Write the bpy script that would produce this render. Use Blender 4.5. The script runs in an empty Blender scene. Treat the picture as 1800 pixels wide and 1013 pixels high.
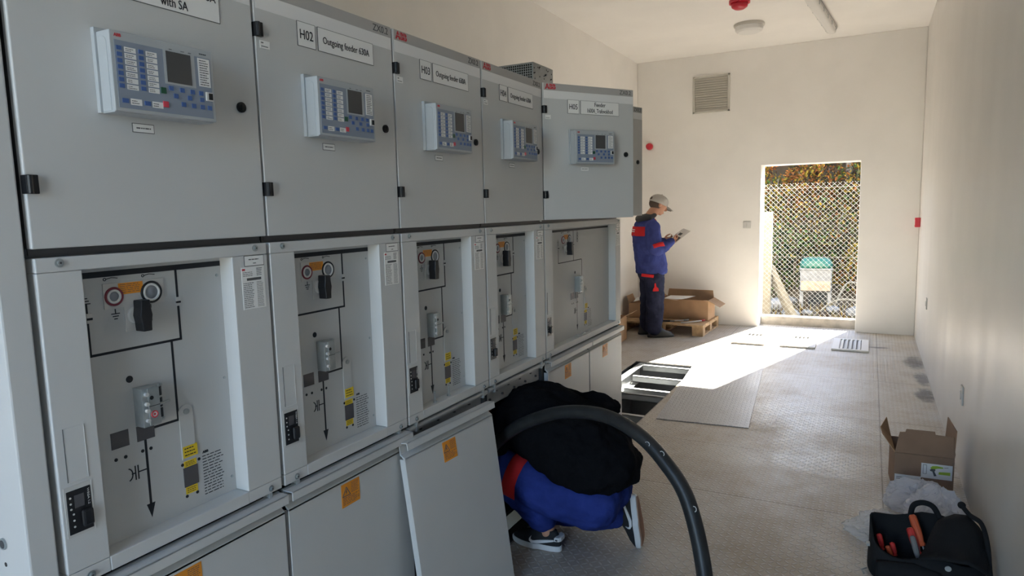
import bpy, bmesh, math, random
from mathutils import Vector, Matrix, Euler, noise
R = math.radians
PI = math.pi
rnd = random.Random(7)
S = bpy.context.scene
COL = S.collection

# ------------------------------------------------------------------ camera, sky, sun, exposure
cd = bpy.data.cameras.new('camera')
cam = bpy.data.objects.new('camera', cd)
COL.objects.link(cam)
S.camera = cam
cd.sensor_fit = 'HORIZONTAL'
cd.sensor_width = 36.0
cd.lens = 36.0 * 1167.8 / 1800.0
cd.clip_start = 0.05
cd.clip_end = 200
_y, _t, _r = R(28.345), R(-6.698), R(-1.379)
_f = Vector((-math.sin(_y) * math.cos(_t), math.cos(_y) * math.cos(_t), math.sin(_t)))
_r0 = Vector((math.cos(_y), math.sin(_y), 0))
_u0 = _r0.cross(_f)
_rt = _r0 * math.cos(_r) + _u0 * math.sin(_r)
_up = -_r0 * math.sin(_r) + _u0 * math.cos(_r)
_m = Matrix((_rt, _up, -_f)).transposed().to_4x4()
_m.translation = Vector((1.485, -0.718, 1.644))
cam.matrix_world = _m

W = bpy.data.worlds.new('sky')
S.world = W
W.use_nodes = True
wn = W.node_tree.nodes
wl = W.node_tree.links
bg = wn['Background']
sky = wn.new('ShaderNodeTexSky')
sky.sky_type = 'NISHITA'
sky.sun_disc = False
sky.sun_elevation = R(29)
sky.sun_rotation = R(16)
sky.air_density = 1.0
sky.dust_density = 0.6
sky.ozone_density = 2.5
wl.new(sky.outputs[0], bg.inputs[0])
bg.inputs[1].default_value = 1.0

sd = bpy.data.lights.new('sun', 'SUN')
sd.energy = 60.0
sd.angle = R(0.6)
sd.color = (1.0, 0.92, 0.79)
sun = bpy.data.objects.new('sun', sd)
COL.objects.link(sun)
sun.location = (3, 14, 8)
sun.rotation_euler = Vector((-0.285, -1.0, -0.574)).to_track_quat('-Z', 'Y').to_euler()

S.view_settings.view_transform = 'Standard'
S.view_settings.look = 'None'
S.view_settings.gamma = 1.0
S.view_settings.use_curve_mapping = False
S.view_settings.exposure = 0.68
S.cycles.use_denoising = True
S.cycles.max_bounces = 12
S.cycles.diffuse_bounces = 8
S.cycles.glossy_bounces = 4
S.cycles.transparent_max_bounces = 16
S.cycles.sample_clamp_indirect = 8.0
S.cycles.caustics_reflective = False
S.cycles.caustics_refractive = False


def portal(name, loc, rot, sx, sy):
    d = bpy.data.lights.new(name, 'AREA')
    d.shape = 'RECTANGLE'
    d.size = sx
    d.size_y = sy
    d.cycles.is_portal = True
    o = bpy.data.objects.new(name, d)
    COL.objects.link(o)
    o.location = loc
    o.rotation_euler = rot
    return o


# ------------------------------------------------------------------ room numbers (metres)
XL, XR, YF, YB, HC = -1.475, 2.006, 8.643, -2.3, 3.647
DX0, DX1, DZ, WT = 0.200, 1.361, 2.148, 0.35
BX0, BX1, BZ = 0.10, 1.32, 3.2           # entrance behind the photographer
portal('daylight_far_door', ((DX0 + DX1) / 2, YF + WT, DZ / 2), (R(-90), 0, 0), DX1 - DX0, DZ)
portal('daylight_entrance', ((BX0 + BX1) / 2, YB - WT, BZ / 2), (R(90), 0, 0), BX1 - BX0, BZ)


# ------------------------------------------------------------------ materials
def lin(c):
    return tuple(((v / 255) / 12.92 if v <= 10 else ((v / 255 + 0.055) / 1.055) ** 2.4) for v in c) + (1,)


class NT:
    def __init__(s, m):
        s.t = m.node_tree
        s.n = s.t.nodes
        s.l = s.t.links

    def a(s, typ, **kw):
        n = s.n.new(typ)
        for k, v in kw.items():
            setattr(n, k, v)
        return n

    def math(s, op, a, b=None, c=None, clamp=False):
        n = s.n.new('ShaderNodeMath')
        n.operation = op
        n.use_clamp = clamp
        for i, v in enumerate((a, b, c)):
            if v is None:
                continue
            if isinstance(v, (int, float)):
                n.inputs[i].default_value = v
            else:
                s.l.new(v, n.inputs[i])
        return n.outputs[0]

    def mix(s, f, a, b):
        n = s.n.new('ShaderNodeMix')
        n.data_type = 'RGBA'
        for sock, v in ((n.inputs[0], f), (n.inputs[6], a), (n.inputs[7], b)):
            if isinstance(v, (int, float)):
                sock.default_value = v
            elif isinstance(v, tuple):
                sock.default_value = v
            else:
                s.l.new(v, sock)
        return n.outputs[2]

    def noise(s, vec, scale, detail=3, rough=0.5):
        n = s.n.new('ShaderNodeTexNoise')
        n.inputs['Scale'].default_value = scale
        n.inputs['Detail'].default_value = detail
        n.inputs['Roughness'].default_value = rough
        if vec is not None:
            s.l.new(vec, n.inputs['Vector'])
        return n.outputs[0]

    def smooth(s, v, lo, hi):
        n = s.n.new('ShaderNodeMapRange')
        n.interpolation_type = 'SMOOTHSTEP'
        s.l.new(v, n.inputs[0])
        n.inputs[1].default_value = lo
        n.inputs[2].default_value = hi
        return n.outputs[0]


def mat(name, col, rough=0.5, metal=0.0, var=0.0, vscale=8.0, bump=0.0, bscale=60.0, bdist=0.004, spec=0.5, trans=0.0, alpha=1.0, ior=1.45, sheen=0.0):
    m = bpy.data.materials.new(name)
    m.use_nodes = True
    t = NT(m)
    b = t.n['Principled BSDF']
    c = lin(col) if max(col) > 1 else tuple(col) + (1,)
    b.inputs['Base Color'].default_value = c
    b.inputs['Roughness'].default_value = rough
    b.inputs['Metallic'].default_value = metal
    b.inputs['Specular IOR Level'].default_value = spec
    b.inputs['Transmission Weight'].default_value = trans
    b.inputs['Alpha'].default_value = alpha
    b.inputs['IOR'].default_value = ior
    if sheen:
        b.inputs['Sheen Weight'].default_value = sheen
    if var or bump:
        tc = t.a('ShaderNodeTexCoord').outputs['Object']
    if var:
        f = t.smooth(t.noise(tc, vscale, 4), 0.3, 0.7)
        lo = tuple(x * (1 - var) for x in c[:3]) + (1,)
        hi = tuple(min(1, x * (1 + var)) for x in c[:3]) + (1,)
        t.l.new(t.mix(f, lo, hi), b.inputs['Base Color'])
    if bump:
        bn = t.a('ShaderNodeBump')
        bn.inputs['Strength'].default_value = bump
        bn.inputs['Distance'].default_value = bdist
        t.l.new(t.noise(tc, bscale, 4), bn.inputs['Height'])
        t.l.new(bn.outputs[0], b.inputs['Normal'])
    return m


def checker_plate(name, base, dirt, pitch, dirt_amt, joints=False, rough=0.36, metal=0.55):
    m = bpy.data.materials.new(name)
    m.use_nodes = True
    t = NT(m)
    b = t.n['Principled BSDF']
    tc = t.a('ShaderNodeTexCoord').outputs['Object']
    sp = t.a('ShaderNodeSeparateXYZ')
    t.l.new(tc, sp.inputs[0])
    X, Y = sp.outputs[0], sp.outputs[1]
    x = t.math('DIVIDE', X, pitch)
    y = t.math('DIVIDE', Y, pitch)
    fx = t.math('SUBTRACT', t.math('FRACT', x), 0.5)
    fy = t.math('SUBTRACT', t.math('FRACT', y), 0.5)
    par = t.math('FLOORED_MODULO', t.math('ADD', t.math('FLOOR', x), t.math('FLOOR', y)), 2.0)
    sg = t.math('SUBTRACT', t.math('MULTIPLY', par, 2.0), 1.0)
    u = t.math('MULTIPLY', t.math('ADD', fx, t.math('MULTIPLY', sg, fy)), 0.7071)
    v = t.math('MULTIPLY', t.math('SUBTRACT', fy, t.math('MULTIPLY', sg, fx)), 0.7071)
    d = t.math('ADD', t.math('POWER', t.math('ABSOLUTE', t.math('DIVIDE', u, 0.56)), 2.0), t.math('POWER', t.math('ABSOLUTE', t.math('DIVIDE', v, 0.17)), 2.0))
    h = t.smooth(d, 1.0, 0.25)
    f1 = t.smooth(t.noise(tc, 1.3, 5, 0.6), 0.38, 0.68)
    f2 = t.smooth(t.noise(tc, 9.0, 5, 0.65), 0.35, 0.75)
    df = t.math('MULTIPLY', t.math('ADD', t.math('MULTIPLY', f1, 0.7), t.math('MULTIPLY', f2, 0.4)), dirt_amt, clamp=True)
    worn = t.math('SUBTRACT', df, t.math('MULTIPLY', h, 0.25), clamp=True)
    c = t.mix(worn, lin(base), lin(dirt))
    c = t.mix(t.math('MULTIPLY', h, 0.32), c, lin((222, 222, 222)))
    if joints:
        jd = None
        for ax, p, half in ((X, 1.60, 0.0035), (X, -0.03, 0.003)):
            k = t.math('LESS_THAN', t.math('ABSOLUTE', t.math('SUBTRACT', ax, p)), half)
            jd = k if jd is None else t.math('MAXIMUM', jd, k)
        for p in (-0.6, 1.35, 3.05, 3.85, 4.85, 6.10, 7.30, 8.1):
            k = t.math('LESS_THAN', t.math('ABSOLUTE', t.math('SUBTRACT', Y, p)), 0.0035)
            jd = t.math('MAXIMUM', jd, k)
        # grey cement smears along the foot of the right wall, pale plaster spill beside them
        sm = None
        for (cx, cy, rx, ry) in ((1.93, 7.05, 0.10, 0.35), (1.96, 6.35, 0.07, 0.3), (1.95, 5.75, 0.09, 0.25), (1.62, 7.72, 0.12, 0.05)):
            e = t.math('ADD', t.math('POWER', t.math('ABSOLUTE', t.math('DIVIDE', t.math('SUBTRACT', X, cx), rx)), 2.0), t.math('POWER', t.math('ABSOLUTE', t.math('DIVIDE', t.math('SUBTRACT', Y, cy), ry)), 2.0))
            k = t.smooth(t.math('ADD', e, t.math('MULTIPLY', t.noise(tc, 14, 5, 0.7), 2.2)), 2.3, 1.2)
            sm = k if sm is None else t.math('MAXIMUM', sm, k)
        pale = t.math('MULTIPLY', t.smooth(X, 1.72, 1.98), t.smooth(t.noise(tc, 3.0, 5, 0.6), 0.45, 0.6))
        c = t.mix(t.math('MULTIPLY', pale, 0.55), c, lin((196, 186, 170)))
        c = t.mix(t.math('MULTIPLY', sm, 0.75), c, lin((62, 62, 62)))
        c = t.mix(t.math('MULTIPLY', jd, 0.55), c, lin((70, 64, 58)))
        h = t.math('MULTIPLY', h, t.math('SUBTRACT', 1.0, t.math('MULTIPLY', jd, 1.0)))
    t.l.new(c, b.inputs['Base Color'])
    b.inputs['Metallic'].default_value = metal
    t.l.new(t.math('ADD', rough, t.math('MULTIPLY', worn, 0.3)), b.inputs['Roughness'])
    bn = t.a('ShaderNodeBump')
    bn.inputs['Strength'].default_value = 1.0
    bn.inputs['Distance'].default_value = 0.005
    t.l.new(h, bn.inputs['Height'])
    t.l.new(bn.outputs[0], b.inputs['Normal'])
    return m


M = {}
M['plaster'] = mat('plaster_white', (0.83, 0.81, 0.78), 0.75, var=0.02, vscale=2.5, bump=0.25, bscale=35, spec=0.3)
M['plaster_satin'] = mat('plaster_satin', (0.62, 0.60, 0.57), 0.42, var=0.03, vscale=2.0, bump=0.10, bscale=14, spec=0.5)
_t = NT(M['plaster_satin'])
_tc = _t.a('ShaderNodeTexCoord').outputs['Object']
_mp = _t.a('ShaderNodeMapping')
_mp.inputs['Scale'].default_value = (1.0, 0.55, 0.03)
_t.l.new(_tc, _mp.inputs['Vector'])
_bb = _t.a('ShaderNodeBump')
_bb.inputs['Strength'].default_value = 1.0
_bb.inputs['Distance'].default_value = 0.12
_t.l.new(_t.noise(_mp.outputs[0], 1.5, 2, 0.4), _bb.inputs['Height'])
_t.l.new(_bb.outputs[0], _t.n['Principled BSDF'].inputs['Normal'])
_t.n['Principled BSDF'].inputs['Roughness'].default_value = 0.36
M['ceiling'] = mat('ceiling_white', (0.85, 0.83, 0.80), 0.8, var=0.02, vscale=2, bump=0.1, bscale=30, spec=0.2)
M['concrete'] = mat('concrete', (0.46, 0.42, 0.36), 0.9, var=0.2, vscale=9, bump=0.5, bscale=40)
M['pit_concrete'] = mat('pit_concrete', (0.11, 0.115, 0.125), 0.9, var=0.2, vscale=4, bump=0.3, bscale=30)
M['floor'] = checker_plate('tread_plate_worn', (186, 182, 175), (166, 151, 130), 0.032, 0.8, joints=True, metal=0.2)
M['sheet'] = checker_plate('tread_plate_new', (178, 180, 184), (165, 160, 152), 0.030, 0.35, metal=0.3)
M['grey'] = mat('cabinet_grey_paint', (0.60, 0.60, 0.59), 0.42, var=0.015, vscale=3, bump=0.06, bscale=500)
M['grey_lower'] = M['grey']
M['grey_dark'] = mat('header_grey', (0.45, 0.435, 0.42), 0.5)
M['band'] = mat('header_white_band', (0.82, 0.81, 0.80), 0.45)
M['mimic'] = mat('mimic_panel_grey', (0.52, 0.525, 0.52), 0.5, bump=0.05, bscale=400)
M['black'] = mat('black_plastic', (0.012, 0.012, 0.014), 0.4)
M['ink'] = mat('black_ink', (0.015, 0.016, 0.02), 0.6)
M['sign'] = mat('sign_white', (0.86, 0.85, 0.83), 0.4)
M['edge'] = mat('sign_edge', (0.10, 0.10, 0.10), 0.6)
M['red'] = mat('logo_red', (0.55, 0.045, 0.06), 0.5)
M['blue_key'] = mat('key_blue', (0.065, 0.13, 0.33), 0.45)
M['keypad'] = mat('keypad_blue_grey', (0.25, 0.29, 0.355), 0.45)
M['relay'] = mat('relay_housing', (0.44, 0.465, 0.48), 0.45)
M['screen'] = mat('lcd_dark', (0.085, 0.083, 0.082), 0.2)
M['green_key'] = mat('key_green', (0.02, 0.09, 0.05), 0.4)
M['red_key'] = mat('key_red', (0.62, 0.06, 0.09), 0.4)
M['steel'] = mat('zinc_steel', (0.42, 0.45, 0.455), 0.36, metal=0.7, var=0.1, vscale=30)
M['galv'] = mat('galvanised_beam', (0.42, 0.44, 0.45), 0.5, metal=0.4, var=0.1, vscale=8)
M['dark_steel'] = mat('dark_steel', (0.10, 0.10, 0.105), 0.45, metal=0.5)
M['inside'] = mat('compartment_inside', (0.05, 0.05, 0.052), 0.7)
M['orange'] = mat('sticker_orange', (0.80, 0.30, 0.03), 0.5)
M['yellow'] = mat('sticker_yellow', (0.78, 0.56, 0.03), 0.5)
M['window'] = mat('indicator_window', (0.10, 0.095, 0.10), 0.15)
M['white'] = mat('white_plastic', (0.72, 0.71, 0.69), 0.4)
M['pale'] = mat('pale_grey_plastic', (0.56, 0.55, 0.53), 0.45)
M['sock_in'] = mat('socket_inside', (0.28, 0.30, 0.33), 0.5)
M['maroon'] = mat('socket_red_ring', (0.20, 0.03, 0.045), 0.45)
M['rubber'] = mat('cable_black_rubber', (0.017, 0.018, 0.019), 0.42, var=0.25, vscale=14, bump=0.2, bscale=60)
M['chalk'] = mat('chalk_mark', (0.6, 0.6, 0.6), 0.8)
M['skin'] = mat('skin', (0.50, 0.26, 0.17), 0.5)
M['shirt_black'] = mat('black_sweatshirt', (0.007, 0.007, 0.0085), 0.95, bump=0.8, bscale=7, bdist=0.03, spec=0.05)
M['work_blue'] = mat('work_blue_cloth', (0.022, 0.038, 0.185), 0.9, var=0.15, vscale=10, bump=0.8, bscale=8, bdist=0.025, spec=0.06)
M['work_red'] = mat('work_red_cloth', (0.50, 0.025, 0.03), 0.85, bump=0.4, bscale=30, spec=0.15)
M['jacket'] = mat('jacket_blue_cloth', (0.045, 0.060, 0.21), 0.9, var=0.15, vscale=8, bump=0.8, bscale=7, bdist=0.03, spec=0.1)
M['navy'] = mat('navy_trousers', (0.026, 0.030, 0.058), 0.9, var=0.2, vscale=9, bump=0.8, bscale=7, bdist=0.03, spec=0.08)
M['hood'] = mat('hood_grey', (0.055, 0.058, 0.06), 0.9, bump=0.4, bscale=30)
M['cap'] = mat('cap_grey', (0.42, 0.40, 0.37), 0.85, bump=0.3, bscale=60)
M['hair'] = mat('hair_brown_grey', (0.09, 0.06, 0.045), 0.7, bump=0.5, bscale=120)
M['canvas_black'] = mat('black_canvas_shoe', (0.012, 0.012, 0.014), 0.8)
M['sole_white'] = mat('white_rubber_sole', (0.62, 0.62, 0.63), 0.6)
M['gum'] = mat('gum_sole', (0.30, 0.17, 0.12), 0.7, bump=0.6, bscale=90)
M['boot'] = mat('work_shoe_dark', (0.05, 0.055, 0.06), 0.6)
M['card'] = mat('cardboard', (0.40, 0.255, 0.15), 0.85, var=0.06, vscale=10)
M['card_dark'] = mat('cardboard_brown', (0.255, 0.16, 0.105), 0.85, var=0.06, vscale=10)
M['wood'] = mat('pallet_wood', (0.50, 0.34, 0.19), 0.8, var=0.2, vscale=12, bump=0.3, bscale=30)
M['paper'] = mat('paper_white', (0.75, 0.74, 0.72), 0.7)
M['lime'] = mat('print_green', (0.35, 0.50, 0.05), 0.6)
M['tool_red'] = mat('tool_handle_red', (0.50, 0.035, 0.03), 0.35)
M['tool_orange'] = mat('tool_handle_orange', (0.52, 0.10, 0.04), 0.35)
M['tool_clear'] = mat('tool_handle_grey', (0.18, 0.18, 0.18), 0.25)
M['bag'] = mat('tool_bag_nylon', (0.013, 0.0135, 0.015), 0.8, bump=0.5, bscale=30, bdist=0.006, spec=0.2)
M['alarm_red'] = mat('alarm_red_plastic', (0.55, 0.025, 0.045), 0.35)
M['vent_grey'] = mat('vent_grey_paint', (0.56, 0.54, 0.49), 0.5)
M['stone'] = mat('field_stone', (0.12, 0.115, 0.105), 0.9, var=0.25, vscale=6, bump=0.6, bscale=20)
M['bark'] = mat('tree_bark', (0.16, 0.12, 0.085), 0.9, var=0.3, vscale=10, bump=0.6, bscale=25)
M['soil'] = mat('dry_ground', (0.075, 0.055, 0.032), 0.95, var=0.35, vscale=3, bump=0.8, bscale=6)
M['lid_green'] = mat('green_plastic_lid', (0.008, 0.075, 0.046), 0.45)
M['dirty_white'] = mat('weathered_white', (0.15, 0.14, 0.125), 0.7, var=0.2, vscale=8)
M['crate'] = mat('brown_board', (0.28, 0.19, 0.12), 0.85, var=0.2, vscale=8)
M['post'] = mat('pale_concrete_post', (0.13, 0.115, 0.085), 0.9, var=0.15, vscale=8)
M['wire'] = mat('galvanised_wire', (0.17, 0.165, 0.15), 0.6)


def leaf_mat(name, col):
    m = bpy.data.materials.new(name)
    m.use_nodes = True
    t = NT(m)
    for n in list(t.n):
        t.n.remove(n)
    out = t.a('ShaderNodeOutputMaterial')
    d = t.a('ShaderNodeBsdfDiffuse')
    tr = t.a('ShaderNodeBsdfTranslucent')
    mx = t.a('ShaderNodeMixShader')
    mx.inputs[0].default_value = 0.5
    for s in (d, tr):
        s.inputs[0].default_value = tuple(col) + (1,)
    t.l.new(d.outputs[0], mx.inputs[1])
    t.l.new(tr.outputs[0], mx.inputs[2])
    t.l.new(mx.outputs[0], out.inputs[0])
    return m


LEAF = [leaf_mat('leaf_yellow', (0.30, 0.19, 0.03)), leaf_mat('leaf_orange', (0.27, 0.10, 0.03)), leaf_mat('leaf_green', (0.085, 0.13, 0.035)), leaf_mat('leaf_olive', (0.13, 0.115, 0.045)), leaf_mat('leaf_brown', (0.07, 0.043, 0.024)), leaf_mat('leaf_dark_green', (0.02, 0.036, 0.018))]


def film_mat(name, tint, dens):
    m = bpy.data.materials.new(name)
    m.use_nodes = True
    t = NT(m)
    for n in list(t.n):
        t.n.remove(n)
    out = t.a('ShaderNodeOutputMaterial')
    tr = t.a('ShaderNodeBsdfTransparent')
    p = t.a('ShaderNodeBsdfPrincipled')
    p.inputs['Base Color'].default_value = tuple(tint) + (1,)
    p.inputs['Roughness'].default_value = 0.12
    tl = t.a('ShaderNodeBsdfTranslucent')
    tl.inputs[0].default_value = tuple(tint) + (1,)
    m1 = t.a('ShaderNodeMixShader')
    m1.inputs[0].default_value = 0.35
    t.l.new(p.outputs[0], m1.inputs[1])
    t.l.new(tl.outputs[0], m1.inputs[2])
    m2 = t.a('ShaderNodeMixShader')
    m2.inputs[0].default_value = dens
    t.l.new(tr.outputs[0], m2.inputs[1])
    t.l.new(m1.outputs[0], m2.inputs[2])
    t.l.new(m2.outputs[0], out.inputs[0])
    return m


M['film'] = film_mat('clear_plastic_film', (0.80, 0.82, 0.86), 0.36)
M['film_milky'] = film_mat('milky_plastic_film', (0.80, 0.82, 0.88), 0.55)


# ------------------------------------------------------------------ mesh helpers
class MB:
    def __init__(s):
        s.v = []
        s.f = []
        s.m = []

    def add(s, vs, fs, m=0):
        o = len(s.v)
        s.v += [tuple(v) for v in vs]
        s.f += [tuple(i + o for i in f) for f in fs]
        s.m += [m] * len(fs)
        return s

    def box(s, x0, x1, y0, y1, z0, z1, m=0, T=None):
        vs = [Vector((x, y, z)) for x in (x0, x1) for y in (y0, y1) for z in (z0, z1)]
        if T is not None:
            vs = [T @ v for v in vs]
        return s.add(vs, [(0, 1, 3, 2), (4, 6, 7, 5), (0, 4, 5, 1), (2, 3, 7, 6), (0, 2, 6, 4), (1, 5, 7, 3)], m)

    def rings(s, rings, m=0, caps=True, closed=False):
        n = len(rings[0])
        vs = [p for r in rings for p in r]
        fs = []
        k = len(rings)
        for i in range(k if closed else k - 1):
            for j in range(n):
                a, b = i * n + j, i * n + (j + 1) % n
                c, d = ((i + 1) % k) * n + (j + 1) % n, ((i + 1) % k) * n + j
                fs.append((a, b, c, d))
        if caps and not closed:
            fs.append(tuple(reversed(range(n))))
            fs.append(tuple(range((k - 1) * n, k * n)))
        return s.add(vs, fs, m)

    def tube(s, pts, rad, n=10, m=0, caps=True, closed=False):
        pts = [Vector(p) for p in pts]
        if isinstance(rad, (int, float)):
            rad = [rad] * len(pts)
        ref = None
        rs = []
        for i, p in enumerate(pts):
            if closed:
                d = pts[(i + 1) % len(pts)] - pts[i - 1]
            else:
                d = pts[min(i + 1, len(pts) - 1)] - pts[max(i - 1, 0)]
            d.normalize()
            if ref is None:
                ref = d.orthogonal().normalized()
            ref = (ref - d * ref.dot(d))
            if ref.length < 1e-6:
                ref = d.orthogonal()
            ref.normalize()
            b = d.cross(ref)
            r = rad[i]
            ra, rb = r if isinstance(r, tuple) else (r, r)
            rs.append([p + ref * (math.cos(2 * PI * j / n) * ra) + b * (math.sin(2 * PI * j / n) * rb) for j in range(n)])
        return s.rings(rs, m, caps, closed)

    def cyl(s, p0, p1, r0, r1=None, n=16, m=0):
        return s.tube([p0, p1], [r0, r0 if r1 is None else r1], n, m)

    def ball(s, c, r, m=0, n=16, k=10, T=None):
        c = Vector(c)
        if isinstance(r, (int, float)):
            r = (r, r, r)
        rs = []
        for i in range(k + 1):
            a = PI * (i + 0.02 if i == 0 else i - 0.02 if i == k else i) / k
            ring = []
            for j in range(n):
                b = 2 * PI * j / n
                v = Vector((r[0] * math.sin(a) * math.cos(b), r[1] * math.sin(a) * math.sin(b), -r[2] * math.cos(a)))
                ring.append(c + (T @ v if T is not None else v))
            rs.append(ring)
        return s.rings(rs, m)

    def limb(s, pts, rad, n=14, m=0):
        """round-ended tapering limb through joints, smoothed"""
        P = [Vector(p) for p in pts]
        q, rr = [], []
        for i in range(len(P) - 1):
            p0, p1, p2, p3 = P[max(i - 1, 0)], P[i], P[i + 1], P[min(i + 2, len(P) - 1)]
            for k in range(6):
                t = k / 6
                q.append(0.5 * ((2 * p1) + (p2 - p0) * t + (2 * p0 - 5 * p1 + 4 * p2 - p3) * t * t + (3 * p1 - p0 - 3 * p2 + p3) * t ** 3))
                rr.append(rad[i] + (rad[i + 1] - rad[i]) * t)
        q.append(P[-1])
        rr.append(rad[-1])
        s.tube(q, rr, n, m)
        s.ball(P[0], rad[0], m)
        s.ball(P[-1], rad[-1], m)
        return s

    def loft(s, secs, n=24, m=0, power=2.0):
        """secs: (centre, axis_a, ra, axis_b, rb)"""
        rs = []
        for c, a, ra, b, rb in secs:
            c, a, b = Vector(c), Vector(a), Vector(b)
            ring = []
            for j in range(n):
                t = 2 * PI * j / n
                ct, st = math.cos(t), math.sin(t)
                e = 2.0 / power
                ring.append(c + a * (ra * math.copysign(abs(ct) ** e, ct)) + b * (rb * math.copysign(abs(st) ** e, st)))
            rs.append(ring)
        return s.rings(rs, m)

    def prism(s, poly, T, d, m=0):
        """2d polygon extruded by d along local z, placed by T"""
        n = len(poly)
        vs = [T @ Vector((x, y, 0)) for x, y in poly] + [T @ Vector((x, y, d)) for x, y in poly]
        fs = [tuple(reversed(range(n))), tuple(range(n, 2 * n))] + [(i, (i + 1) % n, n + (i + 1) % n, n + i) for i in range(n)]
        return s.add(vs, fs, m)

    def xf(s, T, start=0):
        for i in range(start, len(s.v)):
            s.v[i] = tuple(T @ Vector(s.v[i]))
        return s


def mesh_of(name, mb, mats, smooth=False):
    me = bpy.data.meshes.new(name)
    me.from_pydata([tuple(v) for v in mb.v], [], mb.f)
    for mm in (mats if isinstance(mats, (list, tuple)) else [mats]):
        me.materials.append(M[mm] if isinstance(mm, str) else mm)
    me.polygons.foreach_set('material_index', mb.m)
    bm = bmesh.new()
    bm.from_mesh(me)
    bmesh.ops.recalc_face_normals(bm, faces=bm.faces)
    bm.to_mesh(me)
    bm.free()
    if smooth:
        me.polygons.foreach_set('use_smooth', [True] * len(me.polygons))
    me.update()
    return me


def obj(name, mb, mats, parent=None, bevel=0, seg=2, smooth=False, remesh=0, wrinkle=0, label=None):
    o = bpy.data.objects.new(name, mesh_of(name, mb, mats, smooth or remesh > 0))
    COL.objects.link(o)
    if parent is not None:
        o.parent = parent
    if remesh:
        r = o.modifiers.new('remesh', 'REMESH')
        r.mode = 'VOXEL'
        r.voxel_size = remesh
        r.use_smooth_shade = True
        sm = o.modifiers.new('smooth', 'SMOOTH')
        sm.factor = 0.5
        sm.iterations = 4
    if wrinkle:
        tx_ = bpy.data.textures.new('folds', 'CLOUDS')
        tx_.noise_scale = 0.10
        tx_.noise_depth = 2
        dm = o.modifiers.new('folds', 'DISPLACE')
        dm.texture = tx_
        dm.strength = wrinkle
        dm.mid_level = 0.5
    if bevel:
        b = o.modifiers.new('bevel', 'BEVEL')
        b.width = bevel
        b.segments = seg
        b.limit_method = 'ANGLE'
        b.angle_limit = R(40)
    if label:
        o['label'] = label
    return o


def empty(name, loc=(0, 0, 0), rz=0.0):
    o = bpy.data.objects.new(name, None)
    COL.objects.link(o)
    o.location = loc
    o.rotation_euler = (0, 0, rz)
    o.empty_display_size = 0.1
    return o


def tag(o, label, cat, group=None, kind=None):
    o['label'] = label
    o['category'] = cat
    if group:
        o['group'] = group
    if kind:
        o['kind'] = kind
    return o


def struct(name, mb, mats, **k):
    o = obj(name, mb, mats, **k)
    o['kind'] = 'structure'
    return o


def copy_tree(o, parent=None):
    c = o.copy()
    COL.objects.link(c)
    c.parent = parent
    for ch in list(o.children):
        copy_tree(ch, c)
    return c


_tcache = {}


def text_mesh(s, bold=0.0, spacing=1.0, align='CENTER'):
    cu = bpy.data.curves.new('lettering', 'FONT')
    cu.body = s
    cu.size = 1
    cu.offset = bold
    cu.space_character = spacing
    cu.align_x = align
    cu.extrude = 0.02
    cu.resolution_u = 3
    o = bpy.data.objects.new('lettering', cu)
    COL.objects.link(o)
    bpy.context.view_layer.update()
    me = bpy.data.meshes.new_from_object(o.evaluated_get(bpy.context.evaluated_depsgraph_get()))
    bpy.data.objects.remove(o)
    mb = MB()
    mb.add([tuple(v.co) for v in me.vertices], [tuple(p.vertices) for p in me.polygons])
    bpy.data.meshes.remove(me)
    return mb


def text(name, s, T, w, h, mats, parent=None, bold=0.0, keep=False, spacing=1.0, depth=0.0008):
    """lettering filling a w x h box centred on T (local x right, y up, z out)"""
    mb = text_mesh(s, bold, spacing)
    xs = [v[0] for v in mb.v]
    ys = [v[1] for v in mb.v]
    bw, bh = max(xs) - min(xs), max(ys) - min(ys)
    cx, cy = (max(xs) + min(xs)) / 2, (max(ys) + min(ys)) / 2
    sx, sy = w / bw, h / bh
    if keep:
        sx = sy = min(sx, sy)
    mb.v = [((v[0] - cx) * sx, (v[1] - cy) * sy, (v[2] + 0.02) / 0.04 * depth) for v in mb.v]
    mb.xf(T)
    return obj(name, mb, mats, parent)


def FT(x, y, z):
    """frame on a panel facing +X: local x -> +Y, local y -> +Z, local z -> +X"""
    m = Matrix(((0, 0, 1), (1, 0, 0), (0, 1, 0))).to_4x4()
    m.translation = Vector((x, y, z))
    return m


def scribble(mb, y0, y1, z0, z1, x, rows, rng, m=0, fill=0.8, th=0.45):
    """tiny print: short ink dashes in rows on a panel facing +X"""
    hh = (z1 - z0) / rows
    for r in range(rows):
        z = z1 - (r + 0.5) * hh
        y = y0
        end = y0 + (y1 - y0) * (fill + (1 - fill) * rng.random())
        while y < end - 0.001:
            w = min((0.08 + 0.2 * rng.random()) * (y1 - y0), end - y)
            mb.box(x, x + 0.0005, y, y + w, z - hh * th / 2, z + hh * th / 2, m)
            y += w + 0.05 * (y1 - y0)
    return mb

# ------------------------------------------------------------------ the room
T = 0.35
struct('wall_left', MB().box(XL - T, XL, YB - T, YF + WT, -0.6, HC + 0.3), 'plaster')
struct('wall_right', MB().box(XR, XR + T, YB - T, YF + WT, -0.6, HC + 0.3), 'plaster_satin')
struct('ceiling', MB().box(XL - T, XR + T, YB - T, YF + WT, HC, HC + 0.3), 'ceiling')
w = MB()
w.prism([(XL, -0.6), (DX0, -0.6), (DX0, DZ), (DX1, DZ), (DX1, -0.6), (XR, -0.6), (XR, HC), (XL, HC)], Matrix.Translation((0, YF, 0)) @ Matrix(((1, 0, 0), (0, 0, 1), (0, 1, 0))).to_4x4(), WT)
struct('wall_far', w, 'plaster', bevel=0.006)
w = MB()
w.box(XL, BX0, YB - T, YB, -0.6, HC)
w.box(BX1, XR, YB - T, YB, -0.6, HC)
w.box(BX0, BX1, YB - T, YB, BZ, HC)
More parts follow.
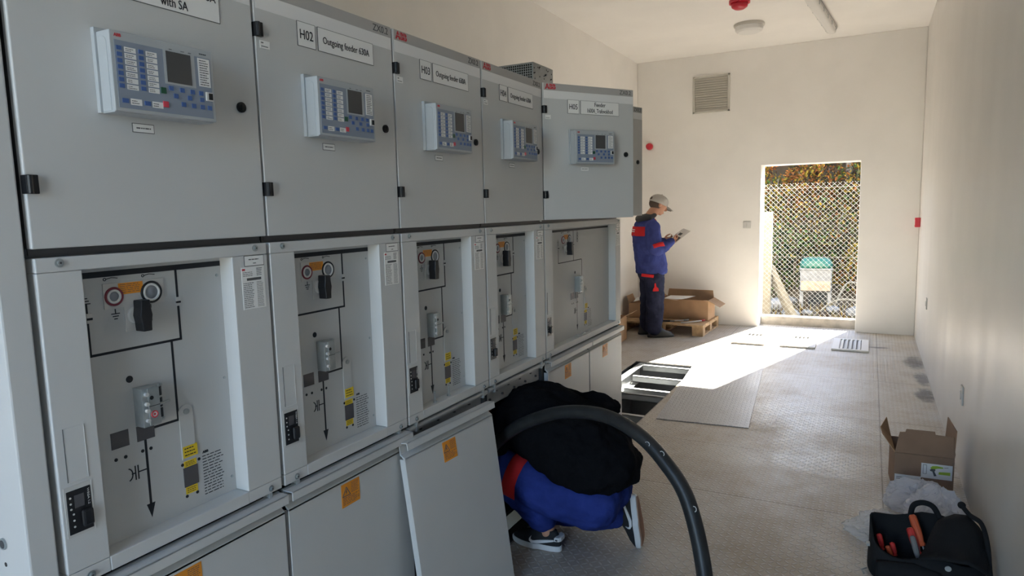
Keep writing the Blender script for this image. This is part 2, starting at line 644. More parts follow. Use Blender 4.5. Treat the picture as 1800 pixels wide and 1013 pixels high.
struct('wall_near', w, 'plaster')
PX0, PX1, PY0, PY1 = -0.68, -0.035, -0.075, 6.07
w = MB()
w.box(PX1, XR, YB, YF, -0.01, 0)
w.box(XL, PX1, PY1, YF, -0.01, 0)
w.box(XL, PX1, YB, PY0, -0.01, 0)
w.box(XL, PX0, 3.62, PY1, -0.01, 0)
w.box(DX0, DX1, YF, YF + WT - 0.13, -0.01, 0)
struct('floor', w, 'floor')
w = MB()
w.box(XL, PX0 - 0.05, 3.62, PY1 + 0.3, -1.0, -0.01)
w.box(PX1, XR, YB, YF, -1.0, -0.011)
w.box(XL, PX1, PY1 + 0.001, YF, -1.0, -0.011)
w.box(XL, XR, YB, PY0, -1.0, -0.011)
w.box(XL, PX1, PY0, PY1, -1.05, -0.95)
w.box(-0.135, -0.118, PY0, 3.62, -1.0, -0.03)
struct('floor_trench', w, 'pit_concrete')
struct('door_1_sill', MB().box(DX0, DX1, YF + WT - 0.13, YF + WT + 0.02, -0.4, 0.118), 'concrete', bevel=0.008)
# dark scuff on the plaster above the doorway, slight and flat on the wall
# ------------------------------------------------------------------ switchgear
PITCH = 0.6
ROWGRP = 'grey switchgear panels of the row'


def relay_parts(root, yo, zo=0.0):
    """protection relay on the door; yo = left edge of its flange"""
    g = MB()
    g.box(0.0, 0.012, yo, yo + 0.252, 1.874, 2.054, 0)
    g.box(0.012, 0.054, yo + 0.005, yo + 0.250, 1.873, 2.044, 0)
    sd_ = [(0.016, 1.876), (0.046, 1.876), (0.046, 2.018)] + [(0.031 + 0.015 * math.cos(R(a)), 2.018 + 0.015 * math.sin(R(a))) for a in range(20, 161, 20)] + [(0.016, 2.018)]
    n_ = len(sd_)
    g.add([(x, yo + 0.0035, z) for x, z in sd_] + [(x, yo + 0.006, z) for x, z in sd_], [tuple(range(n_)), tuple(reversed(range(n_, 2 * n_)))] + [(i, (i + 1) % n_, (i + 1) % n_ + n_, i + n_) for i in range(n_)], 0)
    rl = obj('relay', g, ['relay'], root, bevel=0.003)
    y0, y1, z0, z1 = yo + 0.006, yo + 0.250, 1.875, 2.043
    fr = MB().box(0.055, 0.062, y0 - 0.004, y1 + 0.002, z0, z1, 0)
    obj('bezel', fr, ['relay'], rl, bevel=0.002)
    w, h = y1 - y0, z1 - z0

    def B(name, u0, u1, v0, v1, d, m, b=0.0):
        return obj(name, MB().box(0.060, 0.062 + d, y0 + u0 * w, y0 + u1 * w, z1 - v1 * h, z1 - v0 * h), [m], rl, bevel=b)
    B('keypad_plate', 0.02, 0.975, 0.115, 0.955, 0.0008, 'keypad')
    text('logo', 'ABB', FT(0.0622, y0 + 0.055 * w, z1 - 0.055 * h), 0.065 * w, 0.04 * h, 'red', rl, bold=0.03)
    scribble_m = MB()
    rg = random.Random(3)
    scribble(scribble_m, y0 + 0.86 * w, y0 + 0.95 * w, z1 - 0.085 * h, z1 - 0.055 * h, 0.0622, 1, rg)
    for u in (0.54, 0.66, 0.74):
        scribble(scribble_m, y0 + u * w, y0 + (u + 0.04) * w, z1 - 0.10 * h, z1 - 0.085 * h, 0.0622, 1, rg)
    # light front area right of the keys
    for c0 in (0.035, 0.235):
        for r in range(7):
            v = 0.185 + r * 0.078
            B('indicator_key', c0, c0 + 0.045, v, v + 0.052, 0.0022, 'blue_key')
            B('legend_strip', c0 + 0.07, c0 + 0.175, v, v + 0.062, 0.0012, 'sign')
            scribble(scribble_m, y0 + (c0 + 0.08) * w, y0 + (c0 + 0.165) * w, z1 - (v + 0.055) * h, z1 - (v + 0.012) * h, 0.0633, 2, rg, fill=0.4, th=0.3)
    for c0 in (0.05, 0.255):
        B('function_key', c0, c0 + 0.055, 0.835, 0.89, 0.0026, 'blue_key')
        B('legend_strip', c0 + 0.075, c0 + 0.18, 0.825, 0.905, 0.0012, 'sign')
        scribble(scribble_m, y0 + (c0 + 0.085) * w, y0 + (c0 + 0.17) * w, z1 - 0.895 * h, z1 - 0.84 * h, 0.0633, 2, rg, fill=0.5, th=0.3)
    B('display_surround', 0.475, 0.80, 0.10, 0.56, 0.0012, 'relay')
    B('display', 0.50, 0.755, 0.125, 0.535, 0.0026, 'screen')
    B('led_legend', 0.835, 0.965, 0.13, 0.52, 0.0014, 'sign')
    scribble(scribble_m, y0 + 0.85 * w, y0 + 0.955 * w, z1 - 0.51 * h, z1 - 0.145 * h, 0.0636, 11, rg, fill=0.5, th=0.28)
    B('close_key', 0.425, 0.475, 0.62, 0.70, 0.003, 'green_key')
    B('open_key', 0.435, 0.49, 0.80, 0.88, 0.003, 'red_key', 0.001)
    for u, v in ((0.53, 0.615), (0.645, 0.62), (0.755, 0.62), (0.85, 0.62), (0.575, 0.71), (0.72, 0.71), (0.855, 0.71), (0.65, 0.81), (0.76, 0.81), (0.855, 0.81), (0.935, 0.81)):
        B('navigation_key', u - 0.022, u + 0.022, v - 0.03, v + 0.03, 0.0026, 'blue_key')
    p = B('service_port', 0.90, 0.975, 0.59, 0.71, 0.004, 'white')
    B('port_socket', 0.925, 0.968, 0.605, 0.695, 0.0055, 'black')
    obj('print', scribble_m, ['ink'], rl)
    return rl


def nameplate(root, code, desc):
    p = obj('nameplate', MB().box(0.0, 0.002, 0.158, 0.228, 2.136, 2.204), ['sign'], root)
    frame_ink(p, 0.158, 0.228, 2.136, 2.204)
    if code:
        text('lettering', code, FT(0.0021, 0.193, 2.170), 0.052, 0.027, 'ink', p)
    p = obj('nameplate', MB().box(0.0, 0.002, 0.240, 0.492, 2.136, 2.204), ['sign'], root)
    frame_ink(p, 0.240, 0.492, 2.136, 2.204)
    if len(desc) == 1:
        text('lettering', desc[0], FT(0.0021, 0.366, 2.167), 0.212, 0.027, 'ink', p)
    else:
        text('lettering', desc[0], FT(0.0021, 0.366, 2.188), desc[2], 0.021, 'ink', p)
        text('lettering', desc[1], FT(0.0021, 0.366, 2.154), desc[3], desc[4], 'ink', p)


def frame_ink(p, y0, y1, z0, z1, x=0.0021, t=0.0012):
    g = MB()
    g.box(x - 0.002, x, y0 - t, y0, z0 - t, z1 + t)
    g.box(x - 0.002, x, y1, y1 + t, z0 - t, z1 + t)
    g.box(x - 0.002, x, y0, y1, z0 - t, z0)
    g.box(x - 0.002, x, y0, y1, z1, z1 + t)
    obj('plate_edge', g, ['edge'], p)


def lv_door(root, w0, w1, parent_frame=None, header=True):
    """low voltage compartment door and all that is mounted on it"""
    d = obj('low_voltage_door', MB().box(-0.022, 0.0, w0 + 0.004, w1 - 0.004, 1.588, 2.281), ['grey'], root, bevel=0.0025)
    obj('header_strip', MB().box(-0.005, 0.0008, w0 + 0.012, w1 - 0.008, 2.245, 2.2805), ['grey_dark'], d)
    obj('white_strip', MB().box(-0.005, 0.0008, w0 + 0.012, w1 - 0.008, 2.2045, 2.2445), ['band'], d)
    lg = text('logo', 'ABB', FT(0.0008, w0 + 0.052, 2.2635), 0.066, 0.027, 'red', d, bold=0.055, spacing=1.04)
    cut = MB().box(0.0010, 0.0018, w0 + 0.017, w0 + 0.087, 2.2628, 2.2642)
    for yy in (0.0405, 0.0635):
        cut.box(0.0010, 0.0018, w0 + yy + 0.0080, w0 + yy + 0.0092, 2.248, 2.279)
    obj('logo_gap', cut, ['grey_dark'], d)
    text('type_lettering', 'ZX0.2', FT(0.0008, w1 - 0.062, 2.2630), 0.078, 0.022, 'edge', d)
    return d


def screw(root, x, y, z, m='steel', r=0.0055, d=0.006):
    g = MB().cyl((x, y, z), (x + 0.0015, y, z), r * 1.7, n=14)
    g.cyl((x, y, z), (x + d, y, z), r, r * 0.9, n=10)
    g.cyl((x + d, y, z), (x + d + 0.0004, y, z), r * 0.45, n=6, m=1)
    return obj('screw', g, [m, 'edge'], root, smooth=False)


def hinge(root, y, z):
    g = MB().box(-0.012, 0.010, y - 0.004, y + 0.019, z - 0.019, z + 0.019)
    g.cyl((0.008, y + 0.003, z - 0.019), (0.008, y + 0.003, z + 0.019), 0.006, n=10)
    return obj('hinge', g, ['black'], root, bevel=0.0015)


def lock(root, y, z):
    g = MB().cyl((0, y, z), (0.006, y, z), 0.0135, n=20)
    g.cyl((0.006, y, z), (0.008, y, z), 0.010, n=16)
    g.box(0.008, 0.010, y - 0.002, y + 0.002, z - 0.007, z + 0.007)
    return obj('lock', g, ['black'], root)


def line(g, y0, z0, y1, z1, t, x=-0.05, m=0):
    g.box(x - 0.001, x + 0.0006, min(y0, y1) - t / 2, max(y0, y1) + t / 2, min(z0, z1) - t / 2, max(z0, z1) + t / 2, m)


def ring(g, c, r, t, n=24, m=0):
    pts = [(c[0], c[1] + r * math.cos(2 * PI * i / n), c[2] + r * math.sin(2 * PI * i / n)) for i in range(n)]
    g.tube(pts, t, 8, m, closed=True)


def disc(g, x, y, z, r, d=0.0008, n=14, m=0):
    g.cyl((x - 0.001, y, z), (x + d, y, z), r, n=n, m=m)


def mimic_panel(root, y0, y1, P, seed=1, thin=1.0):
    X = -0.05
    mp = obj('mimic_panel', MB().box(-0.06, X, y0 - 0.006, y1 + 0.014, 0.868, 1.56), ['mimic'], root)
    g = MB()
    line(g, P['bar0'], 1.521, P['bar1'], 1.521, 0.0135 * thin ** 0.3)
    line(g, P['v1'], 1.515, P['v1'], 1.339, 0.006 * thin)
    line(g, P['h0'], 1.339, P['h1'], 1.339, 0.006 * thin)
    line(g, P['v2'], 1.336, P['v2'], 1.134, 0.006 * thin)
    line(g, P['ar'], 1.134, P['v2'], 1.134, 0.006 * thin)
    line(g, P['h0'], 1.339, P['h0'], 1.455, 0.005 * thin)
    line(g, P['ar'], 1.115, P['ar'], 0.945, 0.006 * thin)
    a = P['ar']
    g.add([(X - 0.001, a - 0.011, 0.949), (X - 0.001, a + 0.011, 0.949), (X - 0.001, a, 0.913), (X + 0.0006, a - 0.011, 0.949), (X + 0.0006, a + 0.011, 0.949), (X + 0.0006, a, 0.913)], [(0, 1, 2), (3, 5, 4), (0, 3, 4, 1), (1, 4, 5, 2), (2, 5, 3, 0)])
    obj('mimic_diagram', g, ['ink'], mp)
    g = MB()
    line(g, a, 1.038, a - 0.022, 1.038, 0.003)
    line(g, a - 0.024, 1.022, a - 0.024, 1.054, 0.003)
    line(g, a - 0.031, 1.022, a - 0.031, 1.054, 0.003)
    line(g, a - 0.031, 1.038, a - 0.039, 1.038, 0.003)
    pts = [(X + 0.0003, a - 0.049 + 0.011 * math.cos(t), 1.038 + 0.015 * math.sin(t)) for t in [R(-80 + 16 * i) for i in range(11)]]
    g.tube(pts, 0.0016, 5)
    obj('capacitor_symbol', g, ['ink'], mp)
    g = MB()
    e = P['earth']
    line(g, e, 1.437, e, 1.428, 0.0022)
    for k, ww in enumerate((0.018, 0.012, 0.006)):
        line(g, e - ww / 2, 1.427 - 0.006 * k, e + ww / 2, 1.427 - 0.006 * k, 0.0022)
    for k, ww in enumerate((0.018, 0.012, 0.006)):
        line(g, P['h0'] - ww / 2, 1.458 + 0.006 * k, P['h0'] + ww / 2, 1.458 + 0.006 * k, 0.0022)
    sy = P['sym']
    line(g, sy, 1.437, sy, 1.430, 0.0022)
    g.tube([(X, sy - 0.006, 1.424), (X, sy, 1.410), (X, sy, 1.398)], 0.0014, 5)
    obj('switch_symbol', g, ['ink'], mp)
    g = MB()
    for c in (P['s1'], P['s2']):
        ring(g, (X + 0.0002, c - 0.016, 1.5085), 0.003, 0.0009, 10)
        g.tube([(X + 0.0002, c - 0.012, 1.509), (X + 0.0002, c, 1.5115), (X + 0.0002, c + 0.014, 1.509)], 0.0010, 5)
    obj('turn_arrow', g, ['ink'], mp)
    if P.get('transformer'):
        g = MB()
        ty = P['transformer']
        for zz in (1.492, 1.474, 1.456):
            ring(g, (X + 0.0003, ty, zz), 0.010, 0.0011, 16)
        line(g, ty, 1.515, ty, 1.503, 0.002)
        obj('transformer_symbol', g, ['ink'], mp)
    g = MB()
    disc(g, X, P['dot'], 1.267, 0.0085)
    for dy, z in P['dots']:
        disc(g, X, dy, z, 0.0042)
    obj('drive_hole', g, ['ink'], mp)
    for yy, zz in ((P['v1'], 1.435), (P['h0'] + 0.004, 1.425)):
        c = MB().box(X - 0.001, X + 0.003, yy - 0.006, yy + 0.006, zz - 0.011, zz + 0.011, 0)
        c.box(X, X + 0.0036, yy - 0.006, yy + 0.006, zz - 0.004, zz + 0.001, 1)
        obj('position_indicator', c, ['pale', 'ink'], mp)
    s1, s2 = P['s1'], P['s2']
    pl = MB().box(X - 0.001, X + 0.003, s1 - 0.023, s2 + 0.033, 1.440, 1.4985)
    pl.box(X - 0.001, X + 0.003, P['sw'] - 0.03, P['sw'] + 0.022, 1.381, 1.4405)
    obj('socket_plate', pl, ['pale'], mp)
    for yy, r, ma in ((s1, 0.0195, 'maroon'), (s2, 0.0245, 'black')):
        q = MB()
        ring(q, (X + 0.004, yy, 1.4675), r, 0.0028, 28, 0)
        ring(q, (X + 0.0045, yy, 1.4675), r - 0.0055, 0.0030, 28, 1)
        q.cyl((X + 0.002, yy, 1.4675), (X + 0.0034, yy, 1.4675), r - 0.006, n=24, m=2)
        obj('drive_socket', q, [ma, 'white', 'sock_in'], mp, smooth=True)
    q = MB().box(X - 0.001, X + 0.0036, s1 + 0.012, s2 - 0.020, 1.470, 1.4965, 0)
    rg = random.Random(seed)
    scribble(q, s1 + 0.016, s2 - 0.022, 1.473, 1.495, X + 0.0036, 5, rg, 1, th=0.25)
    obj('warning_sticker', q, ['orange', 'edge'], mp)
    s = P['sw']
    q = MB()
    q.cyl((X, s - 0.004, 1.418), (X + 0.010, s - 0.004, 1.418), 0.021, n=24, m=0)
    prof = [(-0.011, -0.038), (0.011, -0.038), (0.012, -0.018), (0.015, 0.0), (0.012, 0.018), (0.011, 0.036), (-0.011, 0.036), (-0.012, 0.018), (-0.015, 0.0), (-0.012, -0.018)]
    q.prism(prof, FT(X + 0.008, s, 1.418), 0.032, 1)
    obj('rotary_switch', q, ['pale', 'black'], mp, bevel=0.002)
    # interlock mechanism
    m0 = P['mech']
    q = MB().box(X, X + 0.034, m0, m0 + 0.040, 1.150, 1.244, 0)
    q.box(X + 0.034, X + 0.037, m0 + 0.014, m0 + 0.042, 1.152, 1.242, 0)
    for zz in (1.166, 1.190, 1.206, 1.230):
        q.cyl((X + 0.034, m0 + 0.009, zz), (X + 0.042, m0 + 0.009, zz), 0.005, n=8, m=2)
    q.box(X + 0.0368, X + 0.0374, m0 + 0.014, m0 + 0.042, 1.198, 1.1995, 1)
    q.cyl((X + 0.0368, m0 + 0.022, 1.219), (X + 0.0376, m0 + 0.022, 1.219), 0.005, n=14, m=1)
    for zz in (1.160, 1.186, 1.214):
        q.cyl((X + 0.012, m0 + 0.056, zz), (X + 0.012, m0 + 0.056, zz + 0.022), 0.0075, n=10, m=1)
    q.cyl((X + 0.012, m0 + 0.056, 1.152), (X + 0.012, m0 + 0.056, 1.244), 0.004, n=8, m=0)
    q.box(X, X + 0.014, m0 + 0.044, m0 + 0.066, 1.150, 1.156, 0)
    q.box(X, X + 0.014, m0 + 0.044, m0 + 0.066, 1.236, 1.242, 0)
    q.cyl((X + 0.030, m0 + 0.040, 1.197), (X + 0.024, m0 + 0.075, 1.197), 0.0035, n=8, m=0)
    obj('interlock', q, ['steel', 'black', 'pale'], mp, bevel=0.0008)
    q = MB().box(X, X + 0.002, m0 - 0.062, m0 - 0.020, 1.111, 1.150)
    q.box(X, X + 0.002, m0, m0 + 0.044, 1.111, 1.148)
    obj('indicator_window', q, ['window'], mp)
    # lever cover, counter and its yellow stickers
    k = P['lev']
    q = MB()
    poly = [(0.019 * math.cos(R(a)), 1.150 + 0.019 * math.sin(R(a))) for a in range(0, 181, 15)] + [(-0.019, 1.026), (0.019, 1.026)]
    q.prism([(k - 0.003 + a, b) for a, b in poly], FT(X, 0, 0), 0.004, 0)
    q.cyl((X + 0.004, k - 0.003, 1.151), (X + 0.009, k - 0.003, 1.151), 0.0075, n=12, m=1)
    obj('lever_cover', q, ['mimic', 'steel'], mp, bevel=0.0006)
    for z0, z1, y0_, y1_, x in ((1.030, 1.060, k - 0.020, k + 0.021, 0.0048), (1.0035, 1.020, k - 0.018, k + 0.018, 0.0008), (0.932, 0.951, k - 0.018, k + 0.016, 0.0008)):
        q = MB().box(X - 0.001, X + x, y0_, y1_, z0, z1, 0)
        scribble(q, y0_ + 0.004, y1_ - 0.003, z0 + 0.002, z1 - 0.002, X + x, 3, rg, 1, th=0.3)
        obj('yellow_sticker', q, ['yellow', 'ink'], mp)
    obj('counter_window', MB().box(X - 0.001, X + 0.002, k - 0.021, k + 0.020, 0.952, 1.003), ['window'], mp)
    q = MB()
    scribble(q, k + 0.036, k + 0.100, 0.908, 1.020, X, 14, rg, 0, th=0.26)
    obj('rating_print', q, ['ink'], mp)
    text('logo', 'ABB', FT(X, k + 0.046, 1.027), 0.018, 0.007, 'ink', mp, bold=0.04)
    for yy, zz in ((y1 - 0.012, 1.49), (y1 - 0.012, 1.21), (y1 - 0.012, 0.93)):
        obj('rivet', MB().cyl((X, yy, zz), (X + 0.002, yy, zz), 0.004, n=10), ['steel'], mp)
    return mp


def front_frame(root, w0, w1, o0, o1, seed):
    """painted frame round the mimic recess, w0..w1 outer, o0..o1 opening"""
    g = MB()
    g.box(-0.060, 0.0, w0 + 0.006, o0, 0.8885, 1.538)
    g.box(-0.060, 0.0, o1, w1 - 0.006, 0.8885, 1.538)
    g.box(-0.060, 0.0, o0, o1, 0.8545, 0.8885)
    g.box(-0.060, -0.0008, w0 + 0.006, o0, 0.8545, 0.8875)
    g.box(-0.060, -0.0008, o1, w1 - 0.006, 0.8545, 0.8875)
    g.box(-0.060, 0.0, w0 + 0.006, w1 - 0.006, 1.5385, 1.569)
    fr = obj('front_frame', g, ['grey'], root, bevel=0.0022)
    for y, z in ((w0 + 0.052, 1.557), (w1 - 0.045, 1.557), (w0 + 0.052, 0.868), (w1 - 0.045, 0.868)):
        screw(fr, 0.0, y, z)
    q = MB().box(0.0, 0.0012, w0 + 0.024, w0 + 0.066, 1.089, 1.207, 0)
    q.box(0.0, 0.0016, w0 + 0.0235, w0 + 0.0245, 1.089, 1.207, 1)
    q.box(0.0, 0.0018, w0 + 0.0655, w0 + 0.0665, 1.089, 1.207, 2)
    q.box(0.0, 0.0018, w0 + 0.024, w0 + 0.066, 1.088, 1.089, 2)
    obj('card_holder', q, ['grey', 'edge', 'white'], fr)
    q = MB().box(-0.004, 0.001, w0 + 0.013, w0 + 0.070, 0.968, 1.080, 0)
    q.box(0.0, 0.0016, w0 + 0.0695, w0 + 0.0705, 0.968, 1.080, 1)
    vi = obj('voltage_indicator', q, ['pale', 'white'], root)
    obj('instrument_face', MB().box(0.0, 0.0022, w0 + 0.017, w0 + 0.067, 0.974, 1.070), ['black'], vi, bevel=0.002)
    obj('display', MB().box(0.002, 0.0028, w0 + 0.032, w0 + 0.052, 1.030, 1.058), ['window'], vi)
    obj('selector', MB().box(0.002, 0.012, w0 + 0.042, w0 + 0.066, 0.984, 1.022), ['black'], vi, bevel=0.005)
    text('lettering', 'WEGA 1.2', Matrix.Translation((0.0022, w0 + 0.0615, 1.047)) @ FT(0, 0, 0) @ Matrix.Rotation(R(-90), 4, 'Z'), 0.036, 0.004, 'pale', vi)
    q = MB()
    for zz in (1.055, 1.042, 1.030, 1.018, 1.004, 0.990):
        disc(q, 0.0022, w0 + 0.024 + (0.004 if zz < 1.02 else 0), zz, 0.0022, 0.0008)
    obj('test_point', q, ['pale'], vi)
    rg = random.Random(seed)
    q = MB().box(0.0, 0.001, w1 - 0.083, w1 - 0.020, 1.5105, 1.5365, 0)
    q.box(0.0, 0.0008, w1 - 0.0845, w1 - 0.0185, 1.509, 1.538, 1)
    scribble(q, w1 - 0.070, w1 - 0.034, 1.524, 1.530, 0.001, 1, rg, 1)
    scribble(q, w1 - 0.056, w1 - 0.045, 1.514, 1.519, 0.001, 1, rg, 1)
    obj('inspection_label', q, ['sign', 'edge'], fr)
    q = MB().box(0.0, 0.001, w1 - 0.096, w1 - 0.020, 1.392, 1.507, 0)
    q.box(0.0, 0.0012, w1 - 0.094, w1 - 0.084, 1.498, 1.503, 2)
    q.box(0.0, 0.0014, w1 - 0.080, w1 - 0.032, 1.470, 1.477, 1)
    scribble(q, w1 - 0.092, w1 - 0.058, 1.395, 1.466, 0.001, 14, rg, 1, th=0.3)
    scribble(q, w1 - 0.048, w1 - 0.026, 1.395, 1.466, 0.001, 18, rg, 1, th=0.3)
    scribble(q, w1 - 0.092, w1 - 0.058, 1.481, 1.495, 0.001, 3, rg, 1, th=0.3)
    scribble(q, w1 - 0.046, w1 - 0.026, 1.481, 1.504, 0.001, 5, rg, 1, th=0.4)
    obj('rating_label', q, ['sign', 'edge', 'red'], fr)
    return fr


def inner_rail(root, w0, w1):
    g = MB().box(-0.055, -0.030, w0 + 0.006, w1 - 0.006, 0.846, 0.8545)
    g.tube([(-0.016, w0 + 0.008, 0.832), (-0.016, w1 - 0.008, 0.832)], 0.011, 12)
    g.box(-0.040, -0.012, w0 + 0.008, w1 - 0.008, 0.818, 0.830)
    for y in (w0 + 0.06, w1 - 0.045):
        g.box(-0.030, -0.004, y - 0.006, y + 0.006, 0.815, 0.855)
    return obj('inner_rail', g, ['galv'], root, bevel=0.0008)


def sticker_parts(cov, y0, z0, x):
    q = MB().box(x - 0.001, x + 0.0012, y0, y0 + 0.086, z0, z0 + 0.078, 0)
    ink = MB()
    # warning triangle with a lightning flash
    ty, tz, h = y0 + 0.022, z0 + 0.036, 0.030
    tri = [(ty - 0.018, tz), (ty + 0.018, tz), (ty, tz + h)]
    for i in range(3):
        a, b = tri[i], tri[(i + 1) % 3]
        ink.tube([(x + 0.0014, a[0], a[1]), (x + 0.0014, b[0], b[1])], 0.0013, 6)
    fl = [(0.001, 0.026), (-0.005, 0.012), (0.0, 0.013), (-0.002, 0.003), (0.005, 0.015), (0.0005, 0.014), (0.004, 0.024)]
    ink.prism([(ty + a * 0.8, tz + 0.002 + b * 0.8) for a, b in fl], FT(x + 0.001, 0, 0), 0.0006)
    rg = random.Random(11)
    scribble(ink, y0 + 0.046, y0 + 0.083, z0 + 0.038, z0 + 0.074, x + 0.0012, 7, rg, th=0.3)
    scribble(ink, y0 + 0.006, y0 + 0.082, z0 + 0.006, z0 + 0.033, x + 0.0012, 5, rg, th=0.3)
    st = obj('warning_sticker', q, ['orange'], cov)
    obj('print', ink, ['edge'], st)
    return st


def cover_mesh(w0, w1):
    g = MB()
    a, b = w0 + 0.007, w1 - 0.007
    g.box(-0.016, 0.026, a, b, 0.836, 0.840)
    g.box(0.022, 0.026, a, b, 0.812, 0.840)
    g.box(-0.016, -0.012, a, b, 0.790, 0.840)
    sl = [(-0.016, 0.797), (-0.012, 0.797), (0.005, 0.783), (0.005, 0.775), (0.0, 0.775)]
    n = len(sl)
    vs = [(x, a, z) for x, z in sl] + [(x, b, z) for x, z in sl]
    g.add(vs, [tuple(range(n)), tuple(reversed(range(n, 2 * n)))] + [(i, i + n, (i + 1) % n + n, (i + 1) % n) for i in range(n)])
    g.box(-0.002, 0.005, a, b, 0.015, 0.783)
    g.box(-0.020, 0.003, a, a + 0.003, 0.015, 0.778)
    g.box(-0.020, 0.003, b - 0.003, b, 0.015, 0.778)
    g.box(-0.020, 0.003, a, b, 0.015, 0.018)
    for yy in (-0.028, 0.018):
        g.cyl((-0.012, (a + b) / 2 + yy, 0.808), (-0.006, (a + b) / 2 + yy, 0.808), 0.006, n=10)
    return g


def cable_cover(root, w0, w1, screws=True):
    cov = obj('cable_cover', cover_mesh(w0, w1), ['grey'], root, bevel=0.0016)
    mid = w0 + (w1 - w0) / 2
    sticker_parts(cov, mid - 0.073, 0.692, 0.005)
    for yy in (w0 + 0.12, w1 - 0.12):
        screw(cov, -0.012, yy, 0.806, 'dark_steel', 0.007, 0.008)
    return cov


def carcass(root, w0, w1, lv_open=False):
    a, b = w0 + 0.003, w1 - 0.003
    g = MB()
    top = 1.58 if lv_open else 2.275
    g.box(-1.25, -0.062, a, b, 0.86, top, 0)
    if not lv_open:
        g.box(-0.062, -0.024, a + 0.004, b - 0.004, 1.575, 2.27, 1)
    else:
        g.box(-1.25, -0.024, a, a + 0.02, 1.58, 2.275, 0)
        g.box(-1.25, -0.024, b - 0.02, b, 1.58, 2.275, 0)
        g.box(-1.25, -0.5, a, b, 1.58, 2.275, 0)
        g.box(-1.25, -0.024, a, b, 2.255, 2.275, 0)
    obj('carcass', g, ['grey', 'dark_steel'], root)
    g = MB()
    for y in (a, b - 0.012):
        g.box(-1.25, -0.024, y, y + 0.012, 0.0, 0.86, 0)
    g.box(-1.25, -1.23, a, b, 0.0, 0.86, 0)
    g.box(-1.25, -0.19, a, b, 0.0, 0.02, 0)
    obj('cable_compartment', g, ['inside'], root)
    g = MB().box(-0.034, -0.028, a, b, 1.5695, 1.588, 0)
    obj('joint_strip', g, ['dark_steel'], root)


P1 = dict(bar0=0.098, bar1=0.478, v1=0.347, h0=0.124, h1=0.345, v2=0.321, ar=0.231, earth=0.188, sym=0.275, s1=0.186, s2=0.277, dot=0.206, sw=0.238, mech=0.211, lev=0.344,
          dots=((0.157, 1.085), (0.18, 1.085), (0.222, 1.085), (0.243, 1.085), (0.322, 1.013), (0.37, 1.013), (0.328, 0.927), (0.358, 0.927)))


def feeder_panel():
    root = empty('switchgear_panel')
    carcass(root, 0, PITCH)
    lv_door(root, 0, PITCH)
    for z in (2.148, 1.718):
        hinge(root, 0.006, z)
    lock(root, 0.54, 1.932)
    relay_parts(root, 0.161)
    q = MB().box(0.0, 0.0012, 0.237, 0.287, 1.842, 1.860, 0)
    q.box(0.0, 0.0008, 0.2355, 0.2885, 1.8405, 1.8615, 1)
    scribble(q, 0.245, 0.280, 1.848, 1.854, 0.0012, 1, random.Random(2), 1)
    obj('relay_tag', q, ['sign', 'edge'], root)
    q = MB().box(0.0, 0.0012, 0.018, 0.052, 2.101, 2.122, 0)
    scribble(q, 0.022, 0.045, 2.104, 2.109, 0.0012, 1, random.Random(4), 1, fill=1)
    scribble(q, 0.022, 0.030, 2.113, 2.119, 0.0012, 1, random.Random(4), 1, fill=1)
    obj('asset_tag', q, ['sign', 'edge'], root)
    front_frame(root, 0, PITCH, 0.096, 0.478, 5)
    mimic_panel(root, 0.096, 0.478, P1)
    inner_rail(root, 0, PITCH)
    return root


h1 = feeder_panel()
h2, h3, h4 = copy_tree(h1), copy_tree(h1), copy_tree(h1)
for i, (o, code, desc, lab) in enumerate((
        (h1, 'H01', ('Outgoing feeder 630A', 'with SA', 0.235, 0.072, 0.021), 'first and nearest grey switchgear panel, its nameplate ending in with SA'),
        (h2, 'H02', ('Outgoing feeder 630A',), 'grey switchgear panel with nameplate H02, lower cover in place'),
        (h3, 'H03', ('Outgoing feeder 630A',), 'grey switchgear panel H03, loose cover leaning against its foot'),
        (h4, 'H04', ('Outgoing feeder 630A',), 'grey switchgear panel H04, open below where the worker crouches'))):
    o.location = (0, PITCH * i, 0)
    nameplate(o, code, desc)
    tag(o, lab, 'switchgear panel', ROWGRP)
    if i < 2:
        cable_cover(o, 0, PITCH)
    else:
        g = MB().box(-0.05, -0.040, 0.016, 0.584, 0.745, 0.845)
        for k in range(9):
            g.cyl((-0.040, 0.06 + 0.06 * k, 0.775 + 0.03 * (k % 2)), (-0.032, 0.06 + 0.06 * k, 0.775 + 0.03 * (k % 2)), 0.006, n=8, m=1)
        obj('cross_bar', g, ['galv', 'dark_steel'], o)

q = MB()
ring(q, (-0.0125, 0.237, 1.178), 0.0075, 0.0016, 20, 0)
q.cyl((-0.0132, 0.237, 1.178), (-0.0124, 0.237, 1.178), 0.0065, n=16, m=1)
q.cyl((-0.0132, 0.237, 1.178), (-0.0120, 0.237, 1.178), 0.0028, n=12, m=0)
obj('interlock_label', q, ['red', 'white'], h1)

# double-width panel at the far end, its two upper doors standing ajar
h5 = empty('switchgear_panel', (0, 4 * PITCH, 0))
tag(h5, 'double-width grey switchgear panel H05 at the far end, upper doors ajar', 'switchgear panel', ROWGRP)
carcass(h5, 0, 2 * PITCH, True)
front_frame(h5, 0, 2 * PITCH, 0.100, 1.098, 6)
P5 = dict(bar0=0.205, bar1=1.08, v1=0.500, h0=0.282, h1=0.62, v2=0.625, ar=0.547, earth=0.35, sym=0.43, s1=0.345, s2=0.436, dot=0.520, sw=0.397, mech=0.515, lev=0.680,
          dots=((0.470, 1.085), (0.493, 1.085), (0.535, 1.085), (0.556, 1.085), (0.658, 1.013), (0.706, 1.013), (0.664, 0.927), (0.694, 0.927)), transformer=0.561)
mimic_panel(h5, 0.100, 1.098, P5, 9, 0.8)
inner_rail(h5, 0, 1.2)
cable_cover(h5, 0, 0.6)
cable_cover(h5, 0.6, 1.2)


